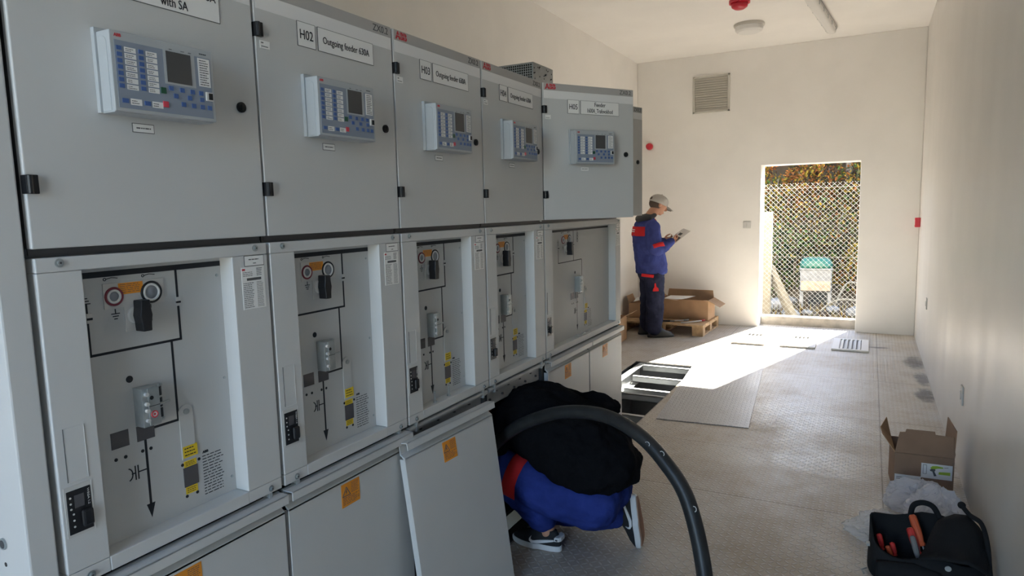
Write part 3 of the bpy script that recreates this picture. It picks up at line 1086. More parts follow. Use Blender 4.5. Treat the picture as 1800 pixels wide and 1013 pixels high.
def ajar(y, ang, full):
    piv = empty('door_assembly', (0, y, 0), -R(ang))
    piv.parent = h5
    return piv


for y, ang, full in ((0.0, 32.0, True), (0.6, 15.5, False)):
    T0 = Matrix.Translation((0, y, 0)) @ Matrix.Rotation(-R(ang), 4, 'Z')
    before = set(COL.objects)
    lv_door(h5, 0, PITCH)
    lock(h5, 0.54, 1.932)
    for z in (2.148, 1.718):
        hinge(h5, 0.006, z)
    if full:
        relay_parts(h5, 0.161)
        nameplate(h5, 'H05', ('Feeder', '1600A_Trafovokhod', 0.072, 0.168, 0.025))
        q = MB().box(0.0, 0.0012, 0.237, 0.287, 1.842, 1.860, 0)
        scribble(q, 0.245, 0.280, 1.848, 1.854, 0.0012, 1, random.Random(2), 1)
        obj('relay_tag', q, ['sign', 'edge'], h5)
        q = MB().box(0.0, 0.0012, 0.018, 0.052, 2.101, 2.122, 0)
        scribble(q, 0.022, 0.045, 2.104, 2.109, 0.0012, 1, random.Random(4), 1, fill=1)
        obj('asset_tag', q, ['sign', 'edge'], h5)
    for o in set(COL.objects) - before:
        if o.parent is h5:
            o.location = T0.translation
            o.rotation_euler = (0, 0, -R(ang))

# plate that closes the near end of the row
e = empty('end_panel', (0, 0, 0))
tag(e, 'tall grey end plate closing the near end of the switchgear row', 'panel')
obj('plate', MB().box(-1.25, -0.004, -0.062, -0.008, 0.0, 2.281), ['grey'], e, bevel=0.004)
g = MB().cyl((-0.098, -0.0625, 0.972), (-0.098, -0.066, 0.972), 0.0125, n=20)
g.cyl((-0.098, -0.066, 0.972), (-0.098, -0.0664, 0.972), 0.009, n=16, m=1)
obj('hole_plug', g, ['steel', 'dark_steel'], e)
obj('bolt_hole', MB().cyl((-0.100, -0.0621, 0.925), (-0.100, -0.0626, 0.925), 0.005, n=12), ['black'], e)

# removed cover leaning against the row
lc = obj('cable_cover', cover_mesh(0, PITCH), ['grey'], None, bevel=0.0016)
sticker_parts(lc, 0.227, 0.692, 0.005)
for yy in (0.12, 0.48):
    obj('screw_hole', MB().cyl((-0.012, yy, 0.806), (-0.0115, yy, 0.806), 0.006, n=10), ['black'], lc)
lc.location = (0.136, 1.106, -0.012)
lc.rotation_euler = Euler((0, -R(7.44), -R(2.5)), 'XYZ')
tag(lc, 'removed grey cable cover leaning against the foot of panel H03', 'cover')

# relief duct with mesh side standing on top of the row
d = empty('relief_duct', (-0.242, 2.800, 2.276))
tag(d, 'perforated metal relief duct with wire mesh end standing on panel tops', 'duct')
DL, DH, DD = 0.27, 0.206, 0.62
g = MB()
rg = random.Random(5)
g.box(-0.004, 0, 0, DL, 0, DH, 0)
obj('side_plate', g, ['galv'], d)
g = MB()
for i in range(26):
    y, z = rg.uniform(0.015, DL - 0.015), rg.uniform(0.05, DH - 0.012)
    if i % 4 == 0:
        g.tube([(0.0, y - 0.008, z - 0.003), (0.0, y + 0.008, z + 0.003)], 0.004, 8)
    else:
        g.cyl((-0.001, y, z), (0.0006, y, z), 0.0045, n=10)
obj('punched_hole', g, ['black'], d)
g = MB()
g.box(-DD, 0, 0, DL, DH - 0.003, DH)
g.box(-DD, 0, DL - 0.003, DL, 0, DH)
g.box(-DD, 0, 0.02, 0.023, 0, DH - 0.004, 1)
obj('casing', g, ['galv', 'inside'], d)
g = MB()
for k in range(44):
    x = -DD * (k + 0.5) / 44
    g.box(x - 0.0016, x + 0.0016, 0.0, 0.003, 0, DH)
for k in range(15):
    z = DH * (k + 0.5) / 15
    g.box(-DD, 0, -0.001, 0.002, z - 0.0016, z + 0.0016)
obj('wire_mesh', g, ['steel'], d)

# bolts and a pen-like key left lying on the frame ledges
for i, (yy, lab) in enumerate(((1.2 + 0.205, 'small zinc bolt standing on the H03 ledge, nearer one of the two'), (1.2 + 0.305, 'small zinc bolt standing on the H03 ledge, second and farther one'))):
    b = obj('bolt', MB().cyl((-0.022, yy, 0.8885), (-0.022, yy, 0.8945), 0.0085, n=6).cyl((-0.022, yy, 0.8885), (-0.022, yy, 0.932), 0.0042, n=10), ['steel'])
    tag(b, lab, 'bolt', 'bolts on the panel ledge')
g = MB().tube([(-0.03, 2.86, 0.892), (-0.01, 2.92, 0.894), (-0.005, 3.02, 0.893), (-0.02, 3.09, 0.892)], 0.003, 8)
g.tube([(-0.008, 2.90, 0.893), (-0.012, 2.96, 0.900), (-0.016, 3.0, 0.893)], 0.003, 8)
tag(obj('spanner', g, ['steel'], smooth=True), 'slim bent steel tool lying on the ledge of panel H05', 'tool')

# ------------------------------------------------------------------ trench steelwork, loose plate, floor vents


def channel(name, p0, p1, h, wd, label, group=None, ma='galv'):
    """steel channel lying along x or y between two corners (x0,y0) (x1,y1), top at z"""
    (x0, y0, z), (x1, y1, _) = p0, p1
    g = MB()
    if abs(x1 - x0) > abs(y1 - y0):
        g.box(x0, x1, y0, y0 + 0.006, z - h, z)
        g.box(x0, x1, y0, y0 + wd, z - 0.008, z)
        g.box(x0, x1, y0, y0 + wd, z - h, z - h + 0.008)
    else:
        g.box(x0, x0 + 0.006, y0, y1, z - h, z)
        g.box(x0, x0 + wd, y0, y1, z - 0.008, z)
        g.box(x0, x0 + wd, y0, y1, z - h, z - h + 0.008)
    return tag(obj(name, g, [ma], bevel=0.001), label, 'beam', group)


BG = 'steel channels across the open floor trench'
for y, z, lab in ((5.95, -0.012, 'farthest galvanised channel, under the far lip of the open trench'),
                  (5.60, -0.045, 'galvanised channel crossing the trench, second from its far lip'),
                  (5.33, -0.10, 'low sunlit galvanised channel crossing the trench, third from its far lip'),
                  (4.97, -0.045, 'galvanised channel crossing the trench in shade, fourth from its far lip'),
                  (4.36, -0.045, 'galvanised channel crossing the trench, fifth from its far lip'),
                  (4.10, -0.045, 'galvanised channel crossing the trench nearest the last panel')):
    channel('support_beam', (PX0 + 0.11, y, z), (PX1 - 0.005, y, z), 0.06, 0.045, lab, BG)
channel('support_beam', (PX0 + 0.04, 3.64, -0.012), (PX0 + 0.04, 6.05, -0.012), 0.16, 0.065, 'long galvanised channel running along the wall side of the trench')
channel('support_beam', (-0.11, PY0 + 0.01, -0.0005), (-0.11, 3.62, -0.0005), 0.14, 0.07, 'base channel under the front edge of the switchgear row', None, 'dark_steel')
g = MB().box(-0.34, 0.34, -1.18, 1.18, 0.0, 0.006)
o = obj('loose_floor_plate', g, ['sheet'], bevel=0.0015)
o.location = (0.314, 5.42, 0.001)
o.rotation_euler = (0, 0, R(4.6))
tag(o, 'loose bluish tread plate laid over the floor beside the trench', 'plate')


def floor_vent(x, y, lab):
    v = empty('floor_vent', (x, y, 0.0))
    g = MB()
    hx, hy, a = 0.185, 0.335, 0.075
    g.box(-hx, -hx + a, -hy, hy, 0.002, 0.022)
    g.box(hx - a, hx, -hy, hy, 0.002, 0.022)
    g.box(-hx + a, hx - a, -hy, -hy + 0.05, 0.002, 0.022)
    g.box(-hx + a, hx - a, hy - 0.05, hy, 0.002, 0.022)
    obj('vent_frame', g, ['white'], v, bevel=0.003)
    for k in range(5):
        cx = -hx + a + 0.022 + k * 0.044
        Tm = Matrix.Translation((cx, 0, 0.016)) @ Matrix.Rotation(R(-38), 4, 'Y')
        obj('slat', MB().box(-0.019, 0.019, -hy + 0.05, hy - 0.05, -0.0012, 0.0012, 0, Tm), ['white'], v)
    obj('backing', MB().box(-hx + a, hx - a, -hy + 0.05, hy - 0.05, 0.0015, 0.003), ['dark_steel'], v)
    return tag(v, lab, 'vent', 'white louvred vents lying on the floor')


floor_vent(0.262, 7.70, 'sunlit white louvred vent on the floor, nearest the pallet')
floor_vent(0.800, 7.71, 'middle one of three white floor vents, half in sun')
floor_vent(1.335, 7.71, 'white louvred vent on the shaded floor, nearest the right wall')

# ------------------------------------------------------------------ fittings on walls and ceiling
v = empty('wall_vent', (-0.452, YF, 3.127))
tag(v, 'square grey louvred ventilation grille high on the far wall', 'vent')
g = MB()
a = 0.243
for x0, x1, z0, z1 in ((-a, a, a - 0.026, a), (-a, a, -a, -a + 0.026), (-a, -a + 0.026, -a, a), (a - 0.026, a, -a, a)):
    g.box(x0, x1, -0.03, 0, z0, z1)
obj('vent_frame', g, ['vent_grey'], v, bevel=0.003)
for k in range(14):
    z = -a + 0.045 + k * 0.0305
    Tm = Matrix.Translation((0, -0.012, z)) @ Matrix.Rotation(R(64), 4, 'X')
    obj('slat', MB().box(-a + 0.024, a - 0.024, -0.016, 0.016, -0.001, 0.001, 0, Tm), ['vent_grey'], v)
obj('backing', MB().box(-a + 0.02, a - 0.02, -0.003, -0.0005, -a + 0.02, a - 0.02), ['vent_grey'], v)

al = empty('alarm_sounder', (-1.298, YF, 2.487))
tag(al, 'small round red alarm sounder on the far wall beside the switchgear', 'alarm')
obj('base', MB().cyl((0, 0, 0), (0, -0.022, 0), 0.048, n=24), ['alarm_red'], al)
obj('horn', MB().tube([(0, -0.022, 0), (0, -0.05, 0), (0, -0.066, -0.004)], [0.046, 0.042, 0.028], 24), ['alarm_red'], al, smooth=True)
al = empty('fire_call_point', (XR, 8.48, 1.385))
tag(al, 'red square fire call point on the right wall near the doorway', 'alarm')
obj('housing', MB().box(-0.055, 0, -0.055, 0.055, -0.055, 0.055), ['alarm_red'], al, bevel=0.006)
obj('press_plate', MB().box(-0.058, -0.05, -0.03, 0.03, -0.03, 0.03), ['white'], al, bevel=0.002)
al = empty('ceiling_sounder', (0.275, 6.40, HC))
tag(al, 'red alarm sounder on the ceiling at the top edge', 'alarm')
obj('base', MB().cyl((0, 0, 0), (0, 0, -0.03), 0.10, n=28), ['alarm_red'], al)
obj('dome', MB().tube([(0, 0, -0.03), (0, 0, -0.065), (0, 0, -0.085)], [0.085, 0.075, 0.045], 24), ['alarm_red'], al, smooth=True)
al = empty('ceiling_lamp', (0.219, 7.361, HC))
tag(al, 'round white ceiling lamp, unlit, in front of the far wall', 'lamp')
obj('base', MB().cyl((0, 0, 0), (0, 0, -0.028), 0.165, n=32), ['vent_grey'], al, bevel=0.004)
obj('diffuser', MB().tube([(0, 0, -0.026), (0, 0, -0.075), (0, 0, -0.092)], [0.150, 0.146, 0.118], 32), ['white'], al, bevel=0.008)
al = empty('batten_lamp', (0.965, 7.25, HC))
al.rotation_euler = (0, 0, R(-4.5))
tag(al, 'long slim fluorescent batten lamp on the ceiling, unlit', 'lamp')
obj('body', MB().box(-0.05, 0.05, -0.95, 0.80, -0.035, -0.004), ['pale'], al, bevel=0.008)
sec = []
for yy, sc in ((-0.94, 0.8), (-0.90, 1), (0.72, 1), (0.79, 0.75)):
    sec.append(((0, yy, -0.055), (1, 0, 0), 0.052 * sc, (0, 0, 1), 0.032 * sc))
obj('diffuser', MB().loft(sec, 18, power=3), ['white'], al, smooth=True)
for k in range(6):
    for sx in (-1, 1):
        obj('clip', MB().box(sx * 0.05 - 0.005, sx * 0.05 + 0.005, -0.85 + k * 0.3, -0.82 + k * 0.3, -0.07, -0.03), ['steel'], al)
al = empty('switch_plate', (0.035, YF, 1.372))
tag(al, 'pale double light switch on the far wall beside the doorway', 'switch')
obj('plate', MB().box(-0.048, 0.048, -0.009, 0, -0.048, 0.048), ['pale'], al, bevel=0.003)
for sx in (-0.021, 0.021):
    obj('rocker', MB().box(sx - 0.018, sx + 0.018, -0.013, -0.008, -0.034, 0.034), ['pale'], al, bevel=0.002)
for y, z, lab in ((6.918, 0.63, 'small pale socket plate on the right wall, the farther one'), (3.93, 0.485, 'small pale socket plate on the right wall, nearer, above the cardboard box')):
    al = empty('socket_plate', (XR, y, z))
    tag(al, lab, 'socket', 'socket plates on the right wall')
    obj('plate', MB().box(-0.010, 0, -0.042, 0.042, -0.055, 0.055), ['pale'], al, bevel=0.003)
    obj('face', MB().cyl((-0.014, 0, 0), (-0.008, 0, 0), 0.026, n=20), ['pale'], al)

# ------------------------------------------------------------------ cardboard boxes, pallet


def carton(name, loc, rz, sx, sy, h, flaps, label, matn='card', t=0.005, group=None, cat='box'):
    """open carton; flaps: list of (side, angle, length, width factor)"""
    b = empty(name, loc, rz)
    g = MB()
    g.box(-sx / 2, sx / 2, -sy / 2, sy / 2, 0, t)
    g.box(-sx / 2, -sx / 2 + t, -sy / 2, sy / 2, t, h)
    g.box(sx / 2 - t, sx / 2, -sy / 2, sy / 2, t, h)
    g.box(-sx / 2 + t, sx / 2 - t, -sy / 2, -sy / 2 + t, t, h)
    g.box(-sx / 2 + t, sx / 2 - t, sy / 2 - t, sy / 2, t, h)
    obj('carton_body', g, [matn], b, bevel=0.0008)
    for side, ang, ln, wf in flaps:
        g = MB()
        if side in ('-x', '+x'):
            w = sy / 2 * wf
            sg = -1 if side == '-x' else 1
            Tm = Matrix.Translation((sg * (sx / 2 - t / 2), 0, h)) @ Matrix.Rotation(R(-sg * ang), 4, 'Y').inverted()
            g.add([Tm @ Vector(p) for p in [(-t / 2, -w, 0), (t / 2, -w, 0), (t / 2, w, 0), (-t / 2, w, 0), (-t / 2, -w * 0.96, ln), (t / 2, -w * 0.96, ln), (t / 2, w * 0.93, ln * 0.97), (-t / 2, w * 0.93, ln * 0.97)]], [(0, 3, 2, 1), (4, 5, 6, 7), (0, 1, 5, 4), (1, 2, 6, 5), (2, 3, 7, 6), (3, 0, 4, 7)])
        else:
            w = sx / 2 * wf
            sg = -1 if side == '-y' else 1
            Tm = Matrix.Translation((0, sg * (sy / 2 - t / 2), h)) @ Matrix.Rotation(R(sg * ang), 4, 'X').inverted()
            g.add([Tm @ Vector(p) for p in [(-w, -t / 2, 0), (-w, t / 2, 0), (w, t / 2, 0), (w, -t / 2, 0), (-w * 0.93, -t / 2, ln), (-w * 0.93, t / 2, ln), (w * 0.97, t / 2, ln * 0.96), (w * 0.97, -t / 2, ln * 0.96)]], [(0, 3, 2, 1), (4, 5, 6, 7), (0, 1, 5, 4), (1, 2, 6, 5), (2, 3, 7, 6), (3, 0, 4, 7)])
        obj('flap', g, [matn], b)
    return tag(b, label, cat, group)


p = empty('pallet', (-0.885, 8.09, 0), R(-2.0))
tag(p, 'wooden pallet on the floor against the far wall', 'pallet')
for k in range(7):
    y = -0.36 + k * 0.12
    obj('deck_board', MB().box(-0.58, 0.58, y - 0.052, y + 0.052, 0.122, 0.144), ['wood'], p, bevel=0.002)
for x in (-0.51, 0, 0.51):
    obj('stringer', MB().box(x - 0.07, x + 0.07, -0.41, 0.41, 0.100, 0.122), ['wood'], p, bevel=0.002)
    obj('runner', MB().box(x - 0.07, x + 0.07, -0.41, 0.41, 0, 0.022), ['wood'], p, bevel=0.002)
    for y in (-0.36, 0, 0.36):
        obj('block', MB().box(x - 0.07, x + 0.07, y - 0.05, y + 0.05, 0.022, 0.100), ['wood'], p, bevel=0.002)
carton('cardboard_box', (-0.66, 8.22, 0.146), R(-2), 0.66, 0.36, 0.262,
       [('-y', 82, 0.17, 0.99), ('+x', 118, 0.17, 0.95), ('+y', -4, 0.10, 0.96), ('-x', 55, 0.14, 0.95)], 'long open cardboard box on the pallet with flaps folded out')
carton('cardboard_box', (-1.24, 8.12, 0.146), R(3), 0.30, 0.34, 0.20, [('-x', 20, 0.1, 0.95)], 'smaller cardboard box on the pallet behind the standing worker')
carton('cardboard_box', (-1.28, 7.02, 0.0), R(4), 0.26, 0.34, 0.30, [('+x', 62, 0.16, 0.95), ('-x', 10, 0.10, 0.95)], 'cardboard box on the floor in the corner beside the switchgear, flap raised', 'card')


def sheet(name, pts, mats, label, cat, group=None, t=0.0012):
    g = MB()
    n = len(pts)
    up = Vector((0, 0, t))
    g.add([Vector(p) for p in pts] + [Vector(p) + up for p in pts], [tuple(reversed(range(n))), tuple(range(n, 2 * n))] + [(i, (i + 1) % n, (i + 1) % n + n, i + n) for i in range(n)])
    return tag(obj(name, g, mats), label, cat, group)


sheet('paper_sheet', [(-0.93, 8.00, 0.417), (-0.74, 7.985, 0.405), (-0.62, 8.12, 0.420), (-0.56, 8.30, 0.428), (-0.90, 8.30, 0.424)], ['paper'], 'white paper sheet lying over the edge of the long open box', 'paper')
sheet('crumpled_paper', [(-1.33, 7.98, 0.36), (-1.22, 7.96, 0.39), (-1.14, 8.06, 0.375), (-1.20, 8.16, 0.42), (-1.32, 8.12, 0.40)], ['paper'], 'white paper sticking out of the smaller box behind the worker', 'paper')
for i, (pts, r, ma, lab) in enumerate((
        ([(-0.78, 7.80, 0.155), (-0.68, 7.86, 0.155), (-0.60, 7.90, 0.157)], 0.010, 'white', 'pale hand tool on the pallet, nearest the worker'),
        ([(-0.62, 7.74, 0.153), (-0.55, 7.76, 0.153), (-0.45, 7.88, 0.156), (-0.40, 7.94, 0.157)], 0.009, 'white', 'long pale bent rod tool on the pallet, in front of the box'))):
    g = MB().tube(pts, r, 8)
    g.tube([Vector(pts[-1]) + Vector((-0.02, -0.012, 0.0)), Vector(pts[-1]) + Vector((0.035, 0.035, 0.002))], r * 1.35, 8, 1)
    tag(obj('hand_tool', g, [ma, 'tool_red' if i else 'steel'], smooth=True), lab, 'tool', 'tools on the pallet')
g = MB().cyl((-0.92, 7.76, 0.156), (-0.76, 7.79, 0.156), 0.012, n=10)
g.box(-0.77, -0.72, 7.775, 7.815, 0.146, 0.166, 1)
tag(obj('wrench', g, ['dark_steel', 'steel'], smooth=False), 'dark wrench lying on the pallet beside the standing worker', 'tool', 'tools on the pallet')

# carton with a drill label by the right wall
b = empty('cardboard_box', (1.785, 3.62, 0), R(3.5))
tag(b, 'open brown cardboard box with a green drill label, against the right wall', 'box')
sx, sy, h, t = 0.285, 0.30, 0.238, 0.005
g = MB()
g.box(-sx / 2, sx / 2, -sy / 2, sy / 2, 0, t)
g.box(-sx / 2, -sx / 2 + t, -sy / 2, sy / 2, t, h)
g.box(sx / 2 - t, sx / 2, -sy / 2, sy / 2, t, h)
g.box(-sx / 2 + t, sx / 2 - t, -sy / 2, -sy / 2 + t, t, h)
g.box(-sx / 2 + t, sx / 2 - t, sy / 2 - t, sy / 2, t, h)
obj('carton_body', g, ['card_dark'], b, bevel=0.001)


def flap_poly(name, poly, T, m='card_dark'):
    return obj(name, MB().prism(poly, T, t), [m], b)


Tf = Matrix.Translation((0, -sy / 2 + t, h)) @ Matrix.Rotation(R(90 - 22), 4, 'X')
flap_poly('flap', [(-sx / 2, 0), (sx / 2, 0), (sx / 2 + 0.004, 0.02), (sx / 2 - 0.003, 0.115), (0.055, 0.118), (0.052, 0.135), (-0.085, 0.135), (-0.09, 0.118), (-sx / 2 + 0.025, 0.115)], Tf)
fl4 = [Vector(p) for p in ((-sx / 2 + 0.002, -0.148, h - 0.004), (-sx / 2 + 0.002, 0.12, h), (-0.176, 0.03, 0.385), (-0.212, -0.06, 0.350), (-0.205, -0.10, 0.325))]
nrm = (fl4[1] - fl4[0]).cross(fl4[3] - fl4[0]).normalized() * 0.004
g = MB().add(fl4 + [p + nrm for p in fl4], [(4, 3, 2, 1, 0), (5, 6, 7, 8, 9)] + [(k, (k + 1) % 5, (k + 1) % 5 + 5, k + 5) for k in range(5)])
obj('flap', g, ['card'], b)
Tr = Matrix.Translation((sx / 2 - t, 0, h)) @ Matrix.Rotation(R(3), 4, 'Y') @ Matrix.Rotation(R(90), 4, 'X') @ Matrix.Rotation(R(90), 4, 'Y')
flap_poly('flap', [(-0.145, 0), (0.145, 0), (0.14, 0.15), (-0.13, 0.15)], Tr)
g = MB().box(-0.012, sx / 2 - 0.008, -sy / 2 - 0.0012, -sy / 2, 0.112, 0.196, 0)
g.box(-0.004, 0.014, -sy / 2 - 0.0018, -sy / 2 - 0.001, 0.135, 0.188, 2)
g.box(-0.002, 0.012, -sy / 2 - 0.0022, -sy / 2 - 0.001, 0.137, 0.186, 0)
FX = Matrix(((1, 0, 0), (0, 0, -1), (0, 1, 0))).to_4x4()


def fpoly(poly, m, d):
    g.prism(poly, Matrix.Translation((0, -sy / 2 - 0.001, 0)) @ FX, d, m)


fpoly([(0.030, 0.172), (0.040, 0.184), (0.062, 0.187), (0.090, 0.183), (0.092, 0.176), (0.066, 0.173), (0.048, 0.166), (0.036, 0.166)], 1, 0.0010)
fpoly([(0.028, 0.160), (0.036, 0.168), (0.054, 0.168), (0.055, 0.160), (0.050, 0.154), (0.034, 0.154)], 2, 0.0016)
fpoly([(0.040, 0.156), (0.050, 0.156), (0.062, 0.130), (0.050, 0.127)], 2, 0.0014)
fpoly([(0.070, 0.140), (0.125, 0.140), (0.125, 0.158), (0.072, 0.154)], 1, 0.0008)
fpoly([(0.095, 0.181), (0.115, 0.184), (0.115, 0.182), (0.095, 0.179)], 2, 0.0010)
obj('drill_label', g, ['paper', 'lime', 'edge'], b)
g = MB().box(-sx / 2 + 0.004, -0.012, -sy / 2 - 0.0012, -sy / 2, 0.030, 0.115, 0)
rg = random.Random(8)
for k in range(4):
    g.box(-sx / 2 + 0.012, -sx / 2 + 0.05 + 0.05 * rg.random(), -sy / 2 - 0.0018, -sy / 2, 0.098 - k * 0.010, 0.101 - k * 0.010, 1)
obj('address_label', g, ['paper', 'edge'], b)

# ------------------------------------------------------------------ plastic bags


def plastic_bag(name, loc, rz, r, seed, m, label, flat=0.5):
    g = MB()
    n, k = 46, 30
    rs = []
    off = Vector((seed * 3.1, seed * 1.7, 0))
    for i in range(k + 1):
        a = PI * min(max(i, 0.03), k - 0.03) / k
        ring_ = []
        for j in range(n):
            q = 2 * PI * j / n
            v = Vector((math.sin(a) * math.cos(q), math.sin(a) * math.sin(q), -math.cos(a)))
            d = 1.05 + 0.34 * noise.noise(v * 1.5 + off) - 0.22 * abs(noise.noise(v * 3.2 + off)) - 0.14 * abs(noise.noise(v * 7.5 + off)) - 0.07 * abs(noise.noise(v * 15 + off))
            px, py, pz = v.x * r[0] * d, v.y * r[1] * d, v.z * r[2] * d
            pz = max(pz, -r[2] * flat)
            ring_.append((px, py, pz + r[2] * flat))
        rs.append(ring_)
    g.rings(rs)
    o = obj(name, g, [m])
    o.location = loc
    o.rotation_euler = (0, 0, rz)
    return tag(o, label, 'bag', 'plastic bags by the tool bag')


plastic_bag('plastic_bag', (1.770, 3.245, 0.002), R(-12), (0.155, 0.11, 0.115), 2, 'film_milky', 'milky plastic bag leaning on the front of the drill box')
plastic_bag('plastic_bag', (1.820, 2.95, 0.002), R(-35), (0.150, 0.13, 0.16), 5, 'film_milky', 'milky plastic bag with black marks, between tool bag and drill box')
plastic_bag('plastic_bag', (1.575, 2.86, 0.002), R(18), (0.135, 0.12, 0.075), 9, 'film', 'clear plastic bag spread flat on the floor, leftmost of the bags')

def bez(pts, n=14):
    P = [Vector(p) for p in pts]
    out = []
    for i in range(len(P) - 1):
        p0, p1, p2, p3 = P[max(i - 1, 0)], P[i], P[i + 1], P[min(i + 2, len(P) - 1)]
        for k in range(n):
            t_ = k / n
            out.append(0.5 * ((2 * p1) + (p2 - p0) * t_ + (2 * p0 - 5 * p1 + 4 * p2 - p3) * t_ * t_ + (3 * p1 - p0 - 3 * p2 + p3) * t_ ** 3))
    out.append(P[-1])
    return out


# ------------------------------------------------------------------ tool bag and its tools
tb = empty('tool_bag', (1.742, 2.535, 0.0), R(3))
tag(tb, 'black nylon tool bag, open, on the floor by the right wall', 'tool bag')


def bag_ring(hx, hy, zf, n=40, pw=3.4, wob=0.0):
    out = []
    for j in range(n):
        q = 2 * PI * j / n
        c, s = math.cos(q), math.sin(q)
        x = hx * math.copysign(abs(c) ** (2 / pw), c)
        y = hy * math.copysign(abs(s) ** (2 / pw), s)
        wv = 1 + wob * noise.noise(Vector((c * 1.6, s * 1.6, zf * 7)))
        out.append((x * wv, y * wv))
    return out


def rim(x, y):
    return 0.185 + 0.055 * (y / 0.12) + 0.016 * math.sin(x * 21 + 0.8)


rs = []
for t_ in (0, 0.03, 0.25, 0.5, 0.75, 1.0):
    gx, gy = 0.208 + 0.012 * math.sin(t_ * 3), 0.118 + 0.012 * math.sin(t_ * 3)
    rs.append([(x, y, 0.002 + t_ * rim(x, y)) for x, y in bag_ring(gx - (0.01 if t_ == 0 else 0), gy - (0.01 if t_ == 0 else 0), t_, wob=0.07)])
for t_ in (1.0, 0.6, 0.12):
    gx, gy = 0.208 + 0.012 * math.sin(t_ * 3) - 0.008, 0.118 + 0.012 * math.sin(t_ * 3) - 0.008
    rs.append([(x, y, 0.002 + t_ * rim(x, y) + (0.003 if t_ == 1 else 0)) for x, y in bag_ring(gx, gy, t_, wob=0.07)])
g = MB().rings(rs)
obj('bag_body', g, ['bag'], tb, smooth=True)
# front pocket, rim binding, folded-over side flap, handle, strap, buckles
g = MB()
secs = []
for x in (-0.19, -0.17, -0.05, 0.03, 0.05):
    hh = 0.10 + 0.02 * math.sin((x + 0.19) * 14)
    secs.append([(x, -0.118, 0.004), (x, -0.150, 0.01), (x, -0.158, hh * 0.7), (x, -0.140, hh), (x, -0.118, hh)])
g.rings(secs)
obj('front_pocket', g, ['bag'], tb, smooth=True)
secs = []
for i in range(15):
    t_ = i / 14
    a = 0.112 - 0.270 * t_
    zc = 0.262 - 0.10 * t_ ** 1.3 + 0.012 * math.sin(t_ * 7)
    xl = 0.085 - 0.125 * t_ ** 0.8
    xr = 0.205 + 0.012 * math.sin(t_ * 3)
    top = [(xl, a, zc - 0.020 + 0.012 * t_), (xl + (xr - xl) * 0.3, a, zc + 0.004), (xl + (xr - xl) * 0.7, a, zc + 0.006), (xr, a, zc - 0.030)]
    secs.append(top + [(x, y, z - 0.009) for x, y, z in reversed(top)])
g = MB().rings(secs)
obj('side_flap', g, ['bag'], tb, smooth=True)
g = MB().tube(bez([(-0.045, 0.115, 0.22), (-0.035, 0.115, 0.275), (0.0, 0.112, 0.296), (0.04, 0.108, 0.285), (0.065, 0.10, 0.24)], 6), 0.012, 10)
obj('handle', g, ['bag'], tb, smooth=True)
g = MB().tube(bez([(0.15, 0.13, 0.30), (0.175, 0.10, 0.275), (0.21, 0.05, 0.262), (0.222, -0.02, 0.20), (0.228, -0.06, 0.10), (0.235, -0.13, 0.02)], 6), 0.010, 8)
g.ball((0.15, 0.135, 0.30), 0.016)
g.ball((0.236, -0.09, 0.075), 0.016)
obj('shoulder_strap', g, ['bag'], tb, smooth=True)
g = MB().box(-0.226, -0.212, -0.06, -0.035, 0.13, 0.142)
g.tube([(-0.225, -0.10, 0.05), (-0.245, -0.115, 0.045), (-0.235, -0.13, 0.035)], 0.004, 8)
obj('buckle', g, ['steel'], tb, bevel=0.001)
g = MB().cyl((0.07, -0.131, 0.125), (0.07, -0.134, 0.125), 0.012, n=16)
obj('snap', g, ['steel'], tb)


def screwdriver(p0, p1, r, m, label):
    """p0 butt of the handle, p1 where the shaft leaves it"""
    p0, p1 = Vector(p0), Vector(p1)
    d = (p1 - p0)
    e = empty('screwdriver', p1)
    q0 = p0 - p1
    pts = [q0 * (1 - t_) for t_ in (0, 0.06, 0.2, 0.45, 0.7, 0.84, 0.93, 1.0)]
    rr = [r * 0.55, r * 0.92, r, r * 1.02, r * 0.9, r * 0.68, r * 0.85, r * 0.6]
    obj('handle', MB().tube(pts, rr, 8), [m], e, bevel=0.001, smooth=False)
    dn = d.normalized()
    obj('shaft', MB().cyl((0, 0, 0), tuple(dn * 0.075), 0.0035, n=8), ['steel'], e)
    return tag(e, label, 'screwdriver', 'screwdrivers in the tool bag')


screwdriver((1.692, 2.575, 0.262), (1.735, 2.52, 0.150), 0.0165, 'tool_orange', 'large screwdriver with orange-red handle standing highest in tool bag')
screwdriver((1.683, 2.535, 0.218), (1.722, 2.495, 0.115), 0.0165, 'tool_red', 'screwdriver with thick red handle, in the middle of the tool bag')
screwdriver((1.692, 2.495, 0.200), (1.722, 2.470, 0.095), 0.0125, 'tool_clear', 'screwdriver with translucent grey handle, in front of the red one')
screwdriver((1.567, 2.545, 0.160), (1.585, 2.53, 0.09), 0.0125, 'tool_red', 'red-ended screwdriver at the left edge of the tool bag')
screwdriver((1.618, 2.525, 0.140), (1.635, 2.51, 0.085), 0.0115, 'tool_red', 'short red screwdriver deep in the bag, left of the big handles')
screwdriver((1.600, 2.490, 0.135), (1.62, 2.495, 0.085), 0.0105, 'tool_orange', 'orange-ended screwdriver behind the front pocket')

# ------------------------------------------------------------------ heavy cable arching to the cabinet



